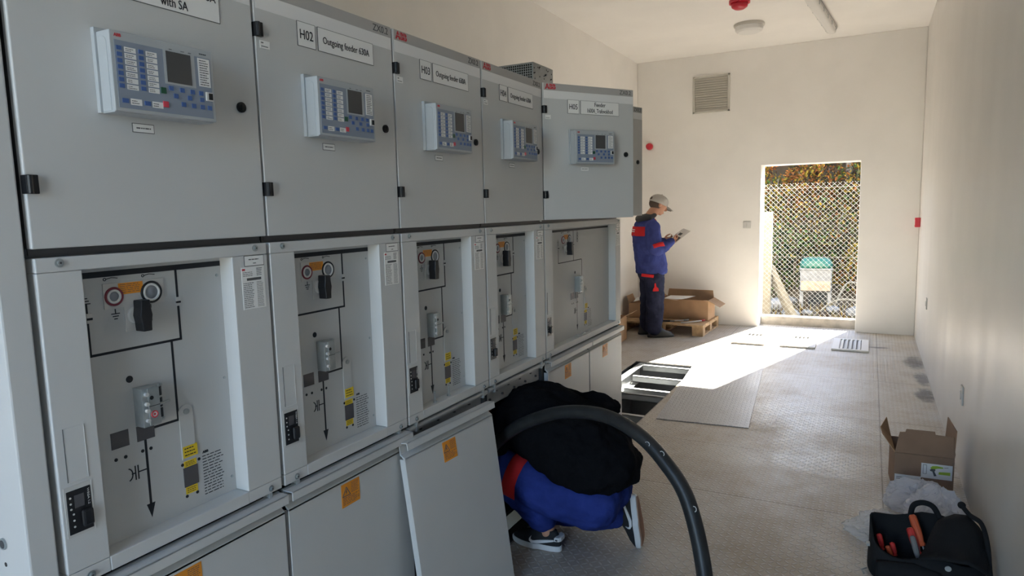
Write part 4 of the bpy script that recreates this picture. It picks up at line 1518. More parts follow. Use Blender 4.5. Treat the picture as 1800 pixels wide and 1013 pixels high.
CAB = [(1.005, 1.42, 0.029), (1.03, 1.46, 0.15), (1.005, 1.575, 0.325), (0.925, 1.655, 0.555), (0.82, 1.70, 0.68), (0.70, 1.74, 0.76), (0.545, 1.79, 0.795), (0.36, 1.83, 0.775), (0.20, 1.86, 0.715), (0.07, 1.875, 0.64), (-0.06, 1.89, 0.52), (-0.13, 1.90, 0.36), (-0.152, 1.90, 0.15), (-0.15, 1.90, 0.005)]
cb = tag(obj('power_cable', MB().tube(bez(CAB), 0.029, 18), ['rubber'], smooth=True), 'thick black power cable arching from the floor into panel H04', 'cable')
cp = bez(CAB)
for i0, i1, off in ((40, 42, 0.02), (58, 60, 0.018), (64, 65, -0.01)):
    a, c = cp[i0], cp[i1]
    d = (c - a).normalized()
    vdir = (Vector((1.485, -0.718, 1.644)) - a).normalized()
    sd_ = d.cross(vdir).normalized()
    b0 = a + (vdir * 0.9 + sd_ * off * 20).normalized() * 0.0290
    pts = [b0 + d * 0.02 * math.cos(t_) * 0.5 + sd_ * 0.008 * math.sin(t_) for t_ in (0, 0.8, 1.6, 2.4, 3.2)]
    obj('chalk_mark', MB().tube(pts, 0.0018, 6), ['chalk'], cb)

# ------------------------------------------------------------------ people


def hand(mb, wrist, fwd, palm, thumb, curl=(25, 40, 30), spread=0.09, m=0, sc=1.0):
    """palm + four fingers + thumb grown onto mb. fwd: wrist->knuckles, palm: palm normal, thumb: thumb side"""
    w_, f, p, s = Vector(wrist), Vector(fwd).normalized(), Vector(palm).normalized(), Vector(thumb).normalized()
    p = (p - f * p.dot(f)).normalized()
    s = (s - f * s.dot(f) - p * s.dot(p)).normalized()
    secs = []
    for d, ra, rb in ((-0.03, 0.027, 0.020), (0.0, 0.030, 0.019), (0.03, 0.038, 0.018), (0.07, 0.043, 0.016), (0.092, 0.040, 0.012)):
        secs.append((w_ + f * d * sc, s, ra * sc, p, rb * sc))
    mb.loft(secs, 18, m, power=2.6)
    for k, (o, ln) in enumerate(((0.031, 0.074), (0.0105, 0.084), (-0.0105, 0.078), (-0.031, 0.060))):
        base = w_ + (f * 0.082 + s * o) * sc
        d = (f + s * (o / 0.031) * spread).normalized()
        pts = [base]
        ang = 0
        for q, fr in enumerate((0.45, 0.30, 0.25)):
            ang += R(curl[q] + k * 3)
            dd = (d * math.cos(ang) + p * math.sin(ang))
            pts.append(pts[-1] + dd * ln * fr * sc)
        mb.limb(pts, [0.0092 * sc, 0.0085 * sc, 0.0078 * sc, 0.0068 * sc], 10, m)
    b0 = w_ + (f * 0.022 + s * 0.030) * sc
    pts = [b0, b0 + (f * 0.030 + s * 0.026 + p * 0.012) * sc, b0 + (f * 0.060 + s * 0.032 + p * 0.024) * sc, b0 + (f * 0.083 + s * 0.028 + p * 0.034) * sc]
    mb.limb(pts, [0.0125 * sc, 0.0115 * sc, 0.0100 * sc, 0.0080 * sc], 10, m)


def head(mb, Tm, m=0):
    """head looking along +x, centre of skull at origin"""
    i0 = len(mb.v)
    mb.ball((-0.008, 0, 0.025), (0.098, 0.076, 0.092), m, 24, 16)
    secs = [((0.020, 0, 0.045), (1, 0, 0), 0.072, (0, 1, 0), 0.068), ((0.030, 0, 0.0), (1, 0, 0), 0.068, (0, 1, 0), 0.066), ((0.030, 0, -0.05), (1, 0, 0), 0.063, (0, 1, 0), 0.058), ((0.040, 0, -0.09), (1, 0, 0), 0.050, (0, 1, 0), 0.043), ((0.050, 0, -0.112), (1, 0, 0), 0.030, (0, 1, 0), 0.028)]
    mb.loft(secs, 20, m)
    mb.limb([(0.094, 0, 0.018), (0.112, 0, -0.018), (0.116, 0, -0.030), (0.098, 0, -0.040)], [0.009, 0.013, 0.014, 0.009], 10, m)
    mb.ball((0.092, 0, -0.070), (0.012, 0.024, 0.006), m)
    mb.ball((0.092, 0, -0.082), (0.011, 0.020, 0.006), m)
    mb.ball((0.086, 0, 0.032), (0.016, 0.05, 0.009), m)
    for s in (-1, 1):
        mb.ball((0.086, s * 0.032, 0.012), (0.012, 0.015, 0.010), m)
        mb.ball((-0.002, s * 0.078, -0.008), (0.019, 0.010, 0.033), m)
    mb.xf(Tm, i0)


def shoe(parent, Tm, lace=True):
    """low skate shoe, toe along +x, sole at z=0, heel at x=-0.10"""
    prof = []
    for q in range(32):
        a = 2 * PI * q / 32
        x = 0.14 * math.cos(a) + 0.04
        wd = 0.046 if x > 0.03 else 0.036
        prof.append((x, wd * math.copysign(abs(math.sin(a)) ** 0.7, math.sin(a))))
    up = []
    for z, sx, ox, sy in ((0.022, 1.0, 0.0, 1.0), (0.045, 0.985, -0.002, 0.98), (0.065, 0.86, -0.016, 0.9), (0.082, 0.66, -0.040, 0.80), (0.100, 0.48, -0.052, 0.75), (0.108, 0.44, -0.054, 0.72)):
        up.append([Tm @ Vector(((x - 0.04) * sx + 0.04 + ox, y * sy, z)) for x, y in prof])
    sh = obj('shoe', MB().rings(up), ['canvas_black'], parent, smooth=True)
    so = MB()
    lay = [[Tm @ Vector(((x - 0.04) * k + 0.04, y * k2, z + (0.012 * max(0, (x - 0.11) / 0.07) ** 2 if z < 0.01 else 0.006 * max(0, (x - 0.11) / 0.07)))) for x, y in prof] for z, k, k2 in ((0.002, 1.0, 1.02), (0.006, 1.03, 1.08), (0.030, 1.03, 1.08), (0.033, 1.0, 1.02))]
    so.rings(lay)
    obj('sole', so, ['sole_white'], sh, smooth=False, bevel=0.002)
    tr = MB()
    tr.rings([[Tm @ Vector(((x - 0.04) * 0.95 + 0.04, y * 0.95, z + 0.012 * max(0, (x - 0.11) / 0.07) ** 2)) for x, y in prof] for z in (-0.0035, 0.003)])
    obj('tread', tr, ['gum'], sh)
    sw = [(-0.078, 0.074), (-0.078, 0.066), (-0.02, 0.047), (0.020, 0.036), (0.048, 0.036), (0.062, 0.047), (0.062, 0.058), (0.052, 0.072), (0.056, 0.055), (0.046, 0.049), (0.025, 0.052), (-0.02, 0.062)]
    for s in (-1, 1):
        g = MB()
        n = len(sw)
        outer = []
        for x, z in sw:
            kz = 1.0 - 0.5 * max(0, z - 0.045) / 0.06
            wd = (0.0475 if x > 0.03 else 0.0385) * (0.93 + 0.07 * kz) * kz ** 0.35
            outer.append((x, s * (wd + 0.0035), z))
        inner = [(x, y - s * 0.008, z) for x, y, z in outer]
        cx = [Tm @ Vector(v) for v in outer + inner]
        fs = [tuple(range(n)), tuple(reversed(range(n, 2 * n)))] + [(i, (i + 1) % n, (i + 1) % n + n, i + n) for i in range(n)]
        g.add(cx, fs)
        obj('side_mark', g, ['sole_white'], sh)
    g = MB()
    g.rings([[Tm @ Vector(v) for v in ((-0.112, -0.020, z), (-0.104, -0.033, z), (-0.080, -0.041, z), (-0.080, 0.041, z), (-0.104, 0.033, z), (-0.112, 0.020, z))] for z in (0.066, 0.088)])
    ht = obj('heel_tab', g, ['sole_white'], sh, bevel=0.003)
    for s in (-1, 1):
        m4 = Matrix(((s * -1, 0, 0), (0, 0, s), (0, 1, 0))).to_4x4() if s > 0 else Matrix(((1, 0, 0), (0, 0, -1), (0, 1, 0))).to_4x4()
        text('lettering', 'NIKE', Tm @ Matrix.Translation((-0.092, s * 0.0395, 0.077)) @ Matrix.Rotation(s * R(-16), 4, 'Z') @ m4, 0.018, 0.008, 'ink', ht, bold=0.03)
    g = MB()
    for k in range(6):
        x = 0.075 - 0.018 * k
        z = 0.066 + 0.0085 * k
        g.tube([Tm @ Vector(v) for v in ((x, -0.026, z - 0.004), (x - 0.004, 0, z + 0.012), (x, 0.026, z - 0.004))], 0.0032, 6)
    obj('laces', g, ['pale'], sh, smooth=True)
    return sh


# --- worker crouching at the open compartment of H04, facing -x
bm_ = MB()
hT = Matrix.Translation((-0.30, 2.16, 0.50)) @ Matrix.Rotation(PI, 4, 'Z') @ Matrix.Rotation(R(38), 4, 'Y')
head(bm_, hT)
bm_.limb([(-0.05, 2.15, 0.62), (-0.15, 2.155, 0.585), (-0.24, 2.16, 0.54)], [0.075, 0.062, 0.060])
bm_.limb([(0.36, 2.15, 0.33), (0.26, 2.15, 0.50), (0.10, 2.15, 0.61), (-0.05, 2.15, 0.62)], [0.11, 0.10, 0.11, 0.10])
for s, el, wr in ((-1, (-0.16, 1.96, 0.48), (-0.30, 2.02, 0.36)), (1, (-0.10, 2.33, 0.46), (-0.32, 2.25, 0.38))):
    bm_.limb([(-0.01, 2.15 + s * 0.16, 0.62), el, wr], [0.050, 0.042, 0.028])
    hand(bm_, wr, (-0.8, -s * 0.25, -0.45), (0, -s, -0.1), (-0.3, 0, 0.9), (35, 45, 35))
bm_.limb([(0.37, 2.06, 0.31), (-0.02, 2.0, 0.375), (0.13, 2.055, 0.13), (0.15, 2.06, 0.09)], [0.08, 0.05, 0.042, 0.040])
bm_.limb([(0.37, 2.24, 0.31), (0.05, 2.27, 0.10), (0.44, 2.26, 0.13)], [0.08, 0.055, 0.040])
crouch = obj('person', bm_, ['skin'], remesh=0.008)
tag(crouch, 'person crouching in black sweatshirt and blue work trousers, head inside the cabinet', 'person')
g = MB()
spine = [((0.470, 2.13, 0.335), 0.130, 0.125, -62), ((0.452, 2.13, 0.39), 0.190, 0.165, -56), ((0.385, 2.13, 0.445), 0.215, 0.195, -46), ((0.285, 2.13, 0.52), 0.225, 0.205, -36), ((0.16, 2.14, 0.58), 0.225, 0.200, -18), ((0.05, 2.15, 0.61), 0.215, 0.180, 0), ((-0.05, 2.15, 0.62), 0.20, 0.150, 14), ((-0.12, 2.15, 0.61), 0.12, 0.10, 24)]
secs = []
for c, rw, rh, a in spine:
    # axis of the section: perpendicular to the spine in the xz-plane
    secs.append((c, (0, 1, 0), rw, (math.sin(R(-a)), 0, math.cos(R(a))), rh))
g.loft(secs, 28, power=2.3)
for s, el, wr in ((-1, (-0.16, 1.96, 0.48), (-0.29, 2.015, 0.37)), (1, (-0.10, 2.33, 0.46), (-0.31, 2.25, 0.39))):
    g.limb([(0.0, 2.15 + s * 0.145, 0.64), el, wr], [0.095, 0.072, 0.048])
g.limb([(0.14, 2.26, 0.66), (0.35, 2.38, 0.63), (0.10, 2.42, 0.5)], [0.09, 0.062, 0.06])
obj('sweatshirt', g, ['shirt_black'], crouch, remesh=0.012, wrinkle=0.05)
g = MB()
g.loft([((0.47, 2.15, 0.30), (0, 1, 0), 0.13, (0.5, 0, 0.87), 0.10), ((0.42, 2.15, 0.32), (0, 1, 0), 0.172, (0.5, 0, 0.87), 0.145), ((0.34, 2.15, 0.38), (0, 1, 0), 0.175, (0.6, 0, 0.8), 0.15), ((0.30, 2.15, 0.46), (0, 1, 0), 0.165, (0.7, 0, 0.7), 0.13)], 26)
g.limb([(0.40, 2.05, 0.285), (0.20, 2.02, 0.315), (-0.045, 2.0, 0.385)], [0.128, 0.116, 0.098])
g.limb([(-0.045, 2.0, 0.380), (0.05, 2.03, 0.26), (0.125, 2.055, 0.145)], [0.096, 0.086, 0.070])
g.limb([(0.40, 2.23, 0.29), (0.20, 2.26, 0.22), (0.05, 2.27, 0.115)], [0.125, 0.11, 0.092])
g.limb([(0.05, 2.27, 0.105), (0.22, 2.27, 0.125), (0.425, 2.26, 0.150)], [0.092, 0.095, 0.076])
tr = obj('trousers', g, ['work_blue'], crouch, remesh=0.011, wrinkle=0.03)
g = MB()
pts = [(0.055, 2.006, 0.356), (-0.010, 2.002, 0.374)]
g.tube(pts, [0.1115, 0.1075], 28, caps=True)
obj('knee_band', g, ['work_red'], tr, smooth=True)
shoe(crouch, Matrix.Translation((0.132, 2.055, 0.0)) @ Matrix.Rotation(R(178), 4, 'Z') @ Matrix.Scale(0.93, 4))
Ts = Matrix.Translation((0.555, 2.255, 0.142)) @ Matrix.Rotation(R(6), 4, 'Z') @ Matrix.Rotation(R(-8), 4, 'Y') @ Matrix(((0, 0, -1), (0, 1, 0), (-1, 0, 0))).to_4x4() @ Matrix.Translation((-0.03, 0, 0)) @ Matrix.Scale(0.93, 4)
shoe(crouch, Ts)
hb = MB().ball((-0.02, 0, 0.035), (0.102, 0.082, 0.09), 0, 22, 14)
hb.xf(hT)
obj('hair', hb, ['hair'], crouch, smooth=True)

# --- worker standing by the pallet, reading; local +x is where he faces
st = Matrix.Translation((-0.945, 7.52, 0)) @ Matrix.Rotation(R(36), 4, 'Z') @ Matrix.Diagonal((1.08, 1.10, 1.0, 1))
b_ = MB()
hT2 = Matrix.Translation((0.085, 0, 1.665)) @ Matrix.Rotation(R(24), 4, 'Y')
head(b_, hT2)
b_.limb([(-0.05, 0, 1.44), (-0.01, 0, 1.53), (0.045, 0, 1.60)], [0.075, 0.062, 0.062])
b_.limb([(0.0, 0, 0.88), (-0.02, 0, 1.10), (-0.05, 0, 1.30), (-0.05, 0, 1.42)], [0.12, 0.11, 0.12, 0.09])
ARMS = {}
for s in (-1, 1):
    ARMS[s] = [(-0.055, s * 0.19, 1.40), (-0.035, s * 0.265, 1.125), (0.185, s * 0.13, 1.195)]
    b_.limb(ARMS[s], [0.05, 0.042, 0.029])
    hand(b_, (0.192, s * 0.125, 1.198), (0.88, -s * 0.35, 0.25), (0.15, -s * 0.75, 0.6), (0.15, 0, 1), (30, 42, 30))
    b_.limb([(0, s * 0.095, 0.88), (0.01, s * 0.10, 0.48), (-0.01, s * 0.10, 0.08)], [0.08, 0.055, 0.042])
b_.xf(st)
stand = obj('person', b_, ['skin'], remesh=0.007)
tag(stand, 'person standing in blue and red work jacket and grey cap, reading papers', 'person')
g = MB()
TS = [(0.80, 0.005, 0.160, 0.200), (0.815, 0.005, 0.172, 0.212), (0.92, 0.0, 0.176, 0.215), (1.05, -0.02, 0.168, 0.208), (1.18, -0.04, 0.165, 0.210), (1.30, -0.06, 0.155, 0.218), (1.40, -0.065, 0.130, 0.205), (1.46, -0.06, 0.098, 0.150), (1.51, -0.05, 0.078, 0.09)]
g.loft([((cx, 0, z), (1, 0, 0), rx, (0, 1, 0), ry) for z, cx, rx, ry in TS], 30, power=2.2)
for s in (-1, 1):
    g.limb(ARMS[s], [0.088, 0.078, 0.052])
g.xf(st)
jk = obj('jacket', g, ['jacket'], stand, remesh=0.011, wrinkle=0.03)
# red band across the shoulder blades
g = MB()
rows = []
for z in (1.285, 1.31, 1.34, 1.37, 1.40):
    for k in range(len(TS) - 1):
        if TS[k][0] <= z <= TS[k + 1][0]:
            t_ = (z - TS[k][0]) / (TS[k + 1][0] - TS[k][0])
            cx, rx, ry = [TS[k][q] + t_ * (TS[k + 1][q] - TS[k][q]) for q in (1, 2, 3)]
    row = []
    for j in range(15):
        a = R(112 + (248 - 112) * j / 14)
        c, s_ = math.cos(a), math.sin(a)
        e_ = 2 / 2.2
        row.append(Vector((cx + (rx + 0.006) * math.copysign(abs(c) ** e_, c), (ry + 0.006) * math.copysign(abs(s_) ** e_, s_), z)))
    rows.append(row)
vs = [p for r_ in rows for p in r_]
inn = [Vector((p.x + 0.02, p.y * 0.93, p.z)) for p in vs]
n_ = len(vs)
fs = []
for i in range(4):
    for j in range(14):
        q = (i * 15 + j, i * 15 + j + 1, (i + 1) * 15 + j + 1, (i + 1) * 15 + j)
        fs.append(q)
        fs.append(tuple(reversed([x + n_ for x in q])))
edge = [j for j in range(15)] + [i * 15 + 14 for i in range(1, 5)] + [60 + j for j in range(13, -1, -1)] + [i * 15 for i in range(3, 0, -1)]
for i in range(len(edge)):
    a, c = edge[i], edge[(i + 1) % len(edge)]
    fs.append((a, c, c + n_, a + n_))
g.add([st @ p for p in vs + inn], fs)
obj('back_band', g, ['work_red'], jk, smooth=False)
q = MB()
rg = random.Random(4)
for r_, zz in ((0, 1.362), (1, 1.338)):
    yy = 0.075
    while yy > -0.03:
        w_ = 0.008 + 0.012 * rg.random()
        c = -math.sqrt(max(0, 1 - (yy / 0.225) ** 2))
        q.box(-0.06 + c * 0.160 - 0.004, -0.06 + c * 0.160 + 0.01, yy - w_, yy, zz - 0.006 + r_ * 0.001, zz + 0.006)
        yy -= w_ + 0.006
q.xf(st)
obj('print', q, ['paper'], jk)
for s in (-1, 1):
    a, c = Vector(ARMS[s][0]), Vector(ARMS[s][1])
    g = MB().tube([a.lerp(c, 0.80) + Vector((0.004, s * 0.010, 0)), a.lerp(c, 0.97) + Vector((0.012, s * 0.014, 0.004))], [0.086, 0.0845], 24)
    g.xf(st)
    obj('sleeve_band', g, ['work_red'], jk, smooth=True)
g = MB()
hp = []
for k in range(25):
    a = 2 * PI * k / 24
    hp.append((-0.055 + 0.088 * math.cos(a), 0.10 * math.sin(a), 1.515 + 0.025 * math.cos(a)))
g.tube(hp[:-1], [0.042 if math.cos(2 * PI * k / 24) < 0.2 else 0.028 for k in range(24)], 12, closed=True)
g.ball((-0.125, 0, 1.495), (0.060, 0.105, 0.055))
g.ball((-0.05, 0, 1.50), (0.085, 0.09, 0.06))
g.xf(st)
obj('hood', g, ['hood'], jk, remesh=0.009)
g = MB()
for s in (-1, 1):
    g.tube([(0.035, s * 0.03, 1.49), (0.075, s * 0.035, 1.42), (0.082, s * 0.035, 1.36)], 0.005, 6)
g.xf(st)
obj('drawstring', g, ['work_red'], jk, smooth=True)
g = MB()
g.loft([((0.0, 0, z), (1, 0, 0), rx, (0, 1, 0), ry) for z, rx, ry in ((0.72, 0.13, 0.175), (0.80, 0.15, 0.19), (0.90, 0.155, 0.195), (0.95, 0.14, 0.18))], 26)
for s in (-1, 1):
    g.limb([(0.0, s * 0.095, 0.82), (0.012, s * 0.103, 0.47), (-0.005, s * 0.105, 0.12)], [0.118, 0.106, 0.098])
g.xf(st)
tr = obj('trousers', g, ['navy'], stand, remesh=0.011, wrinkle=0.035)
g = MB().box(-0.07, 0.07, -0.012, 0.012, -0.019, 0.019, 0, Matrix.Translation((-0.105, -0.172, 0.795)) @ Matrix.Rotation(R(-28), 4, 'Z') @ Matrix.Rotation(R(6), 4, 'Y'))
g.xf(st)
obj('pocket_flap', g, ['work_red'], tr, bevel=0.006)
g = MB().prism([(-0.035, 0), (0.035, 0), (0.03, 0.035), (0.008, 0.055), (-0.002, 0.10), (-0.014, 0.10), (-0.015, 0.05), (-0.03, 0.03)], Matrix.Translation((-0.02, -0.208, 0.60)) @ Matrix(((1, 0, 0), (0, 0, -1), (0, 1, 0))).to_4x4(), 0.012)
g.xf(st @ Matrix.Translation((0, 0.008, 0)))
obj('thigh_badge', g, ['work_red'], tr)
for s in (-1, 1):
    i_ = MB()
    lay = []
    for z, k, ox in ((0.002, 1.0, 0), (0.028, 1.03, 0), (0.03, 0.97, 0), (0.062, 0.88, -0.012), (0.09, 0.62, -0.045), (0.125, 0.44, -0.062)):
        lay.append([((0.155 * math.cos(2 * PI * j / 24)) * k + 0.06 + ox, s * 0.105 + (0.049 * math.sin(2 * PI * j / 24)) * min(1, k + 0.25), z) for j in range(24)])
    i_.rings(lay)
    i_.xf(st @ Matrix.Translation((-0.02 if s > 0 else 0.03, 0, 0)) @ Matrix.Rotation(R(s * 8), 4, 'Z'))
    obj('shoe', i_, ['boot'], stand, smooth=True)
g = MB()
rs = []
for i in range(9):
    a = R(90 * i / 8.0)
    rs.append([(-0.006 + 0.113 * math.cos(a) * math.cos(2 * PI * j / 28) if i < 8 else -0.006, (0.090 * math.cos(a) * math.sin(2 * PI * j / 28)) if i < 8 else 0.001 * j, 0.038 + 0.092 * math.sin(a) ** 0.9) for j in range(28)])
rs[8] = [(-0.006 + 0.01 * math.cos(2 * PI * j / 28), 0.01 * math.sin(2 * PI * j / 28), 0.130) for j in range(28)]
rs.insert(0, [(x, y, z - 0.028) for x, y, z in rs[0]])
g.rings(rs)
g.ball((-0.006, 0, 0.131), 0.008)
br = []
for i in range(6):
    t_ = i / 5
    x = 0.085 + 0.105 * t_
    wd = 0.082 * math.sqrt(max(0.05, 1 - (t_ * 0.93) ** 2.4))
    z = 0.018 - 0.022 * t_
    br.append([(x, -wd, z - 0.014), (x, -wd * 0.5, z + 0.003), (x, 0, z + 0.008), (x, wd * 0.5, z + 0.003), (x, wd, z - 0.014), (x, wd * 0.5, z - 0.001), (x, 0, z + 0.004), (x, -wd * 0.5, z - 0.001)])
g.rings(br)
g.xf(st @ hT2)
cp_ = obj('cap', g, ['cap'], stand, smooth=True)
q = MB().ball((-0.110, 0, 0.042), (0.010, 0.034, 0.026))
q.xf(st @ hT2)
obj('cap_opening', q, ['hair'], cp_, smooth=True)
q = MB().ball((-0.022, 0, 0.000), (0.090, 0.0765, 0.075), 0, 22, 14)
q.xf(st @ hT2)
obj('hair', q, ['hair'], stand, smooth=True)
# what he reads
Tb = st @ Matrix.Translation((0.300, 0.0, 1.285)) @ Matrix.Rotation(R(-38), 4, 'Y')
bk = empty('brochure', (0, 0, 0))
tag(bk, 'open white brochure with dark pictures in the hands of the standing worker', 'paper')
for s, an in ((-1, 14), (1, -14)):
    Tp = Tb @ Matrix.Rotation(R(-s * an * s), 4, 'X') if False else Tb @ Matrix.Rotation(R(an), 4, 'X')
    obj('page', MB().box(-0.10, 0.12, min(0, s * 0.16), max(0, s * 0.16), -0.001, 0.001, 0, Tp), ['paper'], bk)
    q = MB()
    q.box(-0.085, -0.015, s * 0.025, s * 0.14, 0.001, 0.0016, 0, Tp)
    q.box(0.01, 0.05, s * 0.03, s * 0.09, 0.001, 0.0016, 0, Tp)
    q.box(-0.085, -0.015, s * 0.025, s * 0.14, -0.0016, -0.001, 0, Tp)
    q.box(0.01, 0.06, s * 0.04, s * 0.14, -0.0016, -0.001, 0, Tp)
    obj('picture', q, ['edge'], bk)

# ------------------------------------------------------------------ outside the doorway


def terrain(name, x0, x1, y0, y1, step, fn, m):
    g = MB()
    nx, ny = int((x1 - x0) / step), int((y1 - y0) / step)
    vs = []
    for j in range(ny + 1):
        for i in range(nx + 1):
            x, y = x0 + i * step, y0 + j * step
            vs.append((x, y, fn(x, y)))
    fs = [(j * (nx + 1) + i, j * (nx + 1) + i + 1, (j + 1) * (nx + 1) + i + 1, (j + 1) * (nx + 1) + i) for j in range(ny) for i in range(nx)]
    g.add(vs, fs)
    return struct(name, g, [m], smooth=True)


def hill(x, y):
    t_ = min(1, max(0, (y - 13.4) / 4.2))
    z = -0.36 + 3.75 * t_ * t_ * (3 - 2 * t_)
    return z + 0.10 * noise.noise(Vector((x * 0.9, y * 0.9, 0))) + 0.03 * noise.noise(Vector((x * 4, y * 4, 3)))


terrain('ground_bank', -12, 14, YF + WT, YF + WT + 18, 0.25, hill, 'soil')
terrain('ground_yard', -14, 16, -24, YB - T, 1.0, lambda x, y: -0.2, 'concrete')

# chain-link fence just beyond the sill
fe = empty('chain_link_fence', (0.8, 9.8, -0.34))
tag(fe, 'chain-link wire fence seen through the doorway', 'fence')
g = MB()
P_, X0, X1, Z0, Z1 = 0.070, -1.5, 1.6, 0.04, 2.27


def clip_diag(c, sgn):
    # x = c + sgn * (z - Z0)
    a = (c, Z0)
    b = (c + sgn * (Z1 - Z0), Z1)
    (xa, za), (xb, zb) = a, b
    if max(xa, xb) <= X0 or min(xa, xb) >= X1:
        return None
    pts = []
    for x, z in (a, b):
        if x < X0:
            z = Z0 + (X0 - c) / sgn
            x = X0
        if x > X1:
            z = Z0 + (X1 - c) / sgn
            x = X1
        pts.append((x, z))
    return pts


k = 0
c = X0 - (Z1 - Z0)
while c < X1 + (Z1 - Z0):
    for sgn, yo in ((1, 0.003), (-1, -0.003)):
        pq = clip_diag(c, sgn)
        if pq and (abs(pq[0][0] - pq[1][0]) > 0.02):
            g.tube([(pq[0][0], yo, pq[0][1]), (pq[1][0], yo, pq[1][1])], 0.0019, 5)
    c += P_
obj('wire_mesh', g, ['wire'], fe)
g = MB()
for z in (0.1, 1.2, 2.2):
    g.tube([(X0, 0.012, z), (X1, 0.012, z)], 0.002, 5)
obj('tension_wire', g, ['wire'], fe)
po = empty('fence_post', (0.105, 10.08, -0.36))
tag(po, 'pale concrete fence post with slanting brace behind the wire fence', 'post')
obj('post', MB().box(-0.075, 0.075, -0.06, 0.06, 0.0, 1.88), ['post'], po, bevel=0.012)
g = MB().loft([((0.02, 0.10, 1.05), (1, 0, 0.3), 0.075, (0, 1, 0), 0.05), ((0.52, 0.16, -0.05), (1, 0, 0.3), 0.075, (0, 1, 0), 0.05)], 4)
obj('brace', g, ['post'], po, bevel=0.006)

# white box with rounded green lid
wb = empty('waste_container', (0.615, 13.0, hill(0.615, 13.0) - 0.02), R(4))
tag(wb, 'white container with rounded green lid standing behind the fence', 'container')
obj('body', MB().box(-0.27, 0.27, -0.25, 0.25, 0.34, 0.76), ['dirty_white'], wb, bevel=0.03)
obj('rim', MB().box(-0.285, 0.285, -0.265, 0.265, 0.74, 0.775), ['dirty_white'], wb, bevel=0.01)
secs = []
for z, k in ((0.775, 1.0), (0.83, 0.99), (0.90, 0.93), (0.945, 0.80), (0.965, 0.55)):
    secs.append(((0, 0, z), (1, 0, 0), 0.285 * k, (0, 1, 0), 0.265 * k))
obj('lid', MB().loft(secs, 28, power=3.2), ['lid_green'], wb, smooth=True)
obj('front_panel', MB().box(-0.25, 0.25, -0.27, -0.245, 0.36, 0.54), ['crate'], wb, bevel=0.005)
for sx in (-0.24, 0.24):
    for sy in (-0.2, 0.2):
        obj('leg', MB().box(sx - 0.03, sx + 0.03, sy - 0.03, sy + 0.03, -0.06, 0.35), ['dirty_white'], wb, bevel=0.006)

# stones and dead branches on the ground
rg = random.Random(21)
SP = ((0.30, 11.9, 0.16, 'pale angular stone against the fence brace'), (0.02, 12.6, 0.24, 'large whitish stone left of the container, behind the post'), (0.95, 12.4, 0.12, 'small stone at the foot of the container, right side'),
      (0.55, 12.2, 0.10, 'small dark stone in front of the green-lidded container'), (1.35, 12.3, 0.20, 'weathered stone near the right door jamb, by the branch'), (0.12, 13.3, 0.16, 'stone higher on the bank left of the container'))
for i, (x, y, r, lab) in enumerate(SP):
    g = MB().ball((0, 0, 0), (r, r * 0.8, r * 0.62), 0, 14, 9)
    g.v = [tuple(Vector(v) * (1 + 0.35 * noise.noise(Vector(v) * (2.2 / r) * 0.5 + Vector((i * 7.0, 0, 0))))) for v in g.v]
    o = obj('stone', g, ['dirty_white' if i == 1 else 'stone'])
    o.location = (x, y, hill(x, y) + r * 0.42)
    tag(o, lab, 'stone', 'stones behind the fence')
for pts, lab in (([(0.75, 12.1, -0.28), (0.95, 12.15, -0.10), (1.2, 12.1, -0.04), (1.5, 12.0, -0.12), (1.7, 11.95, -0.3)], 'bent pale dead branch arching over the ground right of the container'),
                 ([(0.95, 12.7, -0.30), (1.15, 12.8, 0.16), (1.45, 12.7, 0.14), (1.7, 12.7, 0.05)], 'thin dead branch behind the container, reaching the right jamb')):
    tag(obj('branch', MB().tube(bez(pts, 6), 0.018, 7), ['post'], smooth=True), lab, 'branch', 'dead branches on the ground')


def leaves(g, c, r, n, w, rg, size=0.075):
    tot = sum(w)
    for _ in range(n):
        while True:
            v = Vector((rg.uniform(-1, 1), rg.uniform(-1, 1), rg.uniform(-1, 1)))
            if v.length < 1:
                break
        v = v.normalized() * (v.length ** 0.55)
        p = Vector((c[0] + v.x * r[0], c[1] + v.y * r[1], c[2] + v.z * r[2]))
        a = Euler((rg.uniform(-1.2, 1.2), rg.uniform(-1.2, 1.2), rg.uniform(0, 6.3))).to_matrix()
        s = size * rg.uniform(0.6, 1.35)
        q = rg.uniform(0, tot)
        k = 0
        while q > w[k] and k < len(w) - 1:
            q -= w[k]
            k += 1
        pts = [(-0.5, 0, 0), (-0.1, -0.3, 0.08), (0.35, -0.22, 0.05), (0.6, 0, -0.05), (0.35, 0.22, 0.05), (-0.1, 0.3, 0.08)]
        vs = [p + a @ (Vector(t_) * s) for t_ in pts]
        g.add(vs, [(0, 1, 2, 3), (0, 3, 4, 5)], k)


def bush(x, y, rx, rz, n, w, label, name='shrub', seed=0, stems=5):
    rg = random.Random(seed * 31 + 5)
    z = hill(x, y)
    b = empty(name, (x, y, z))
    g = MB()
    for k in range(3):
        leaves(g, (rg.uniform(-0.35, 0.35) * rx, rg.uniform(-0.2, 0.2), rz * (0.65 + 0.35 * k)), (rx * rg.uniform(0.6, 0.95), 0.55, rz * rg.uniform(0.5, 0.7)), n // 3, w, rg)
    f = obj('foliage', g, LEAF, b)
    for k in range(stems):
        a = rg.uniform(-0.6, 0.6)
        obj('stem', MB().tube([(rg.uniform(-0.15, 0.15), 0, -0.1), (a * rx * 0.5, rg.uniform(-0.2, 0.2), rz * 0.7), (a * rx * 1.2, rg.uniform(-0.3, 0.3), rz * rg.uniform(1.3, 1.7))], [0.022, 0.015, 0.006], 6), ['bark'], b, smooth=True)
    return tag(b, label, 'shrub', 'shrubs on the bank behind the fence')


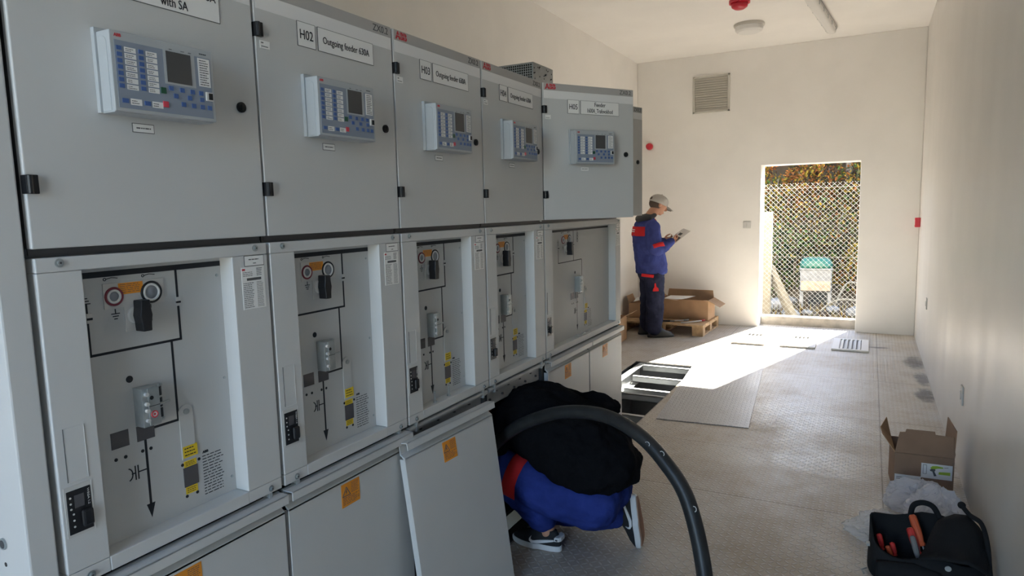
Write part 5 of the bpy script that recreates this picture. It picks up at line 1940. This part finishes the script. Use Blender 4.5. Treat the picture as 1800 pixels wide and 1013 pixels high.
YEL, ORA, GRN, MIX, DRK = (5, 2, 2, 3, 1, 0), (3, 6, 0, 1, 3, 0), (1, 0, 5, 4, 1, 3), (2, 2, 2, 4, 4, 1), (0, 0, 2, 3, 3, 6)
for i, (x, y, rx, rz, n, w, lab) in enumerate((
        (-0.55, 13.6, 0.75, 0.80, 1900, GRN, 'green leafy shrub at the left edge of the doorway view'),
        (0.15, 14.0, 0.70, 0.75, 1700, GRN, 'green and olive shrub behind the fence post'),
        (0.75, 14.3, 0.75, 0.80, 1700, MIX, 'brown-olive shrub directly behind the green-lidded container'),
        (1.35, 13.9, 0.65, 0.70, 1600, YEL, 'yellow-green shrub low at the right jamb'),
        (1.95, 14.2, 0.70, 0.80, 1300, MIX, 'brownish shrub partly hidden by the right jamb'),
        (-0.35, 15.0, 0.85, 0.80, 1700, YEL, 'yellow shrub on the bank, upper left of the doorway view'),
        (0.45, 15.2, 0.80, 0.80, 1700, ORA, 'orange autumn shrub on the bank, upper middle of the view'),
        (1.15, 15.1, 0.75, 0.80, 1600, MIX, 'brown shrub on the bank below the forked tree'),
        (1.85, 15.2, 0.80, 0.80, 1500, YEL, 'yellowish shrub on the bank beside the right jamb'),
        (-0.75, 15.9, 0.8, 0.85, 1700, ORA, 'orange-brown shrub high on the bank, at the upper left jamb corner'),
        (0.25, 16.0, 0.8, 0.80, 1700, YEL, 'bright yellow shrub high on the bank left of the forked tree'),
        (1.75, 15.9, 0.8, 0.85, 1600, ORA, 'orange shrub high on the bank right of the forked tree'),
        (0.0, 16.5, 1.0, 0.62, 1600, ORA, 'rust-orange shrub near the bank top, left'),
        (1.0, 16.7, 1.0, 0.62, 1600, YEL, 'golden shrub near the bank top, behind the tree'),
        (2.0, 16.5, 0.9, 0.62, 1300, ORA, 'russet shrub near the bank top, right'))):
    bush(x, y, rx, rz, n, w, lab, seed=i)
tx, ty = 1.02, 15.75
tz = hill(tx, ty)
t = empty('tree', (tx, ty, tz))
tag(t, 'dark forked tree with yellow leaves on the bank, under the lintel', 'tree')
g = MB()
g.tube(bez([(0, 0, -0.2), (0.03, 0, 0.5), (-0.02, 0, 1.0), (0.06, 0, 1.6), (0.10, 0, 2.3)], 5), [0.085 - 0.0028 * k for k in range(21)], 8)
for pts in (([(-0.0, 0, 0.9), (-0.35, 0, 1.25), (-0.75, 0.1, 1.45), (-1.2, 0.1, 1.5)]), ([(-0.3, 0, 1.2), (-0.45, 0.1, 1.7), (-0.6, 0.1, 2.2)]), ([(0.05, 0, 1.1), (0.35, 0, 1.5), (0.8, 0, 1.7)])):
    q = bez(pts, 5)
    g.tube(q, [0.048 - 0.036 * k / len(q) for k in range(len(q))], 7)
obj('trunk', g, ['bark'], t, smooth=True)
g = MB()
rg = random.Random(77)
for c, r in (((-0.7, 0, 1.55), (0.75, 0.5, 0.45)), ((0.5, 0.1, 1.75), (0.7, 0.5, 0.45)), ((0, 0.2, 2.2), (0.8, 0.5, 0.4)), ((-1.2, 0.2, 1.3), (0.5, 0.4, 0.35))):
    leaves(g, c, r, 420, YEL, rg, 0.085)
obj('crown', g, LEAF, t)
g = MB()
rg = random.Random(3)
for _ in range(1800):
    x, y = rg.uniform(-1.4, 2.8), rg.uniform(10.6, 13.0)
    z = hill(x, y)
    hgt = rg.uniform(0.05, 0.20) * (0.6 if y < 12 else 1)
    dx = rg.uniform(-0.07, 0.07)
    w_ = 0.010
    g.add([(x - w_, y, z - 0.02), (x + w_, y, z - 0.02), (x + dx, y + rg.uniform(-0.04, 0.04), z + hgt)], [(0, 1, 2)], rg.choice((0, 1, 1, 2)))
tag(obj('dry_grass', g, [LEAF[3], LEAF[4], LEAF[0]]), 'dry grass tufts covering the ground behind the fence', 'grass', kind='stuff')
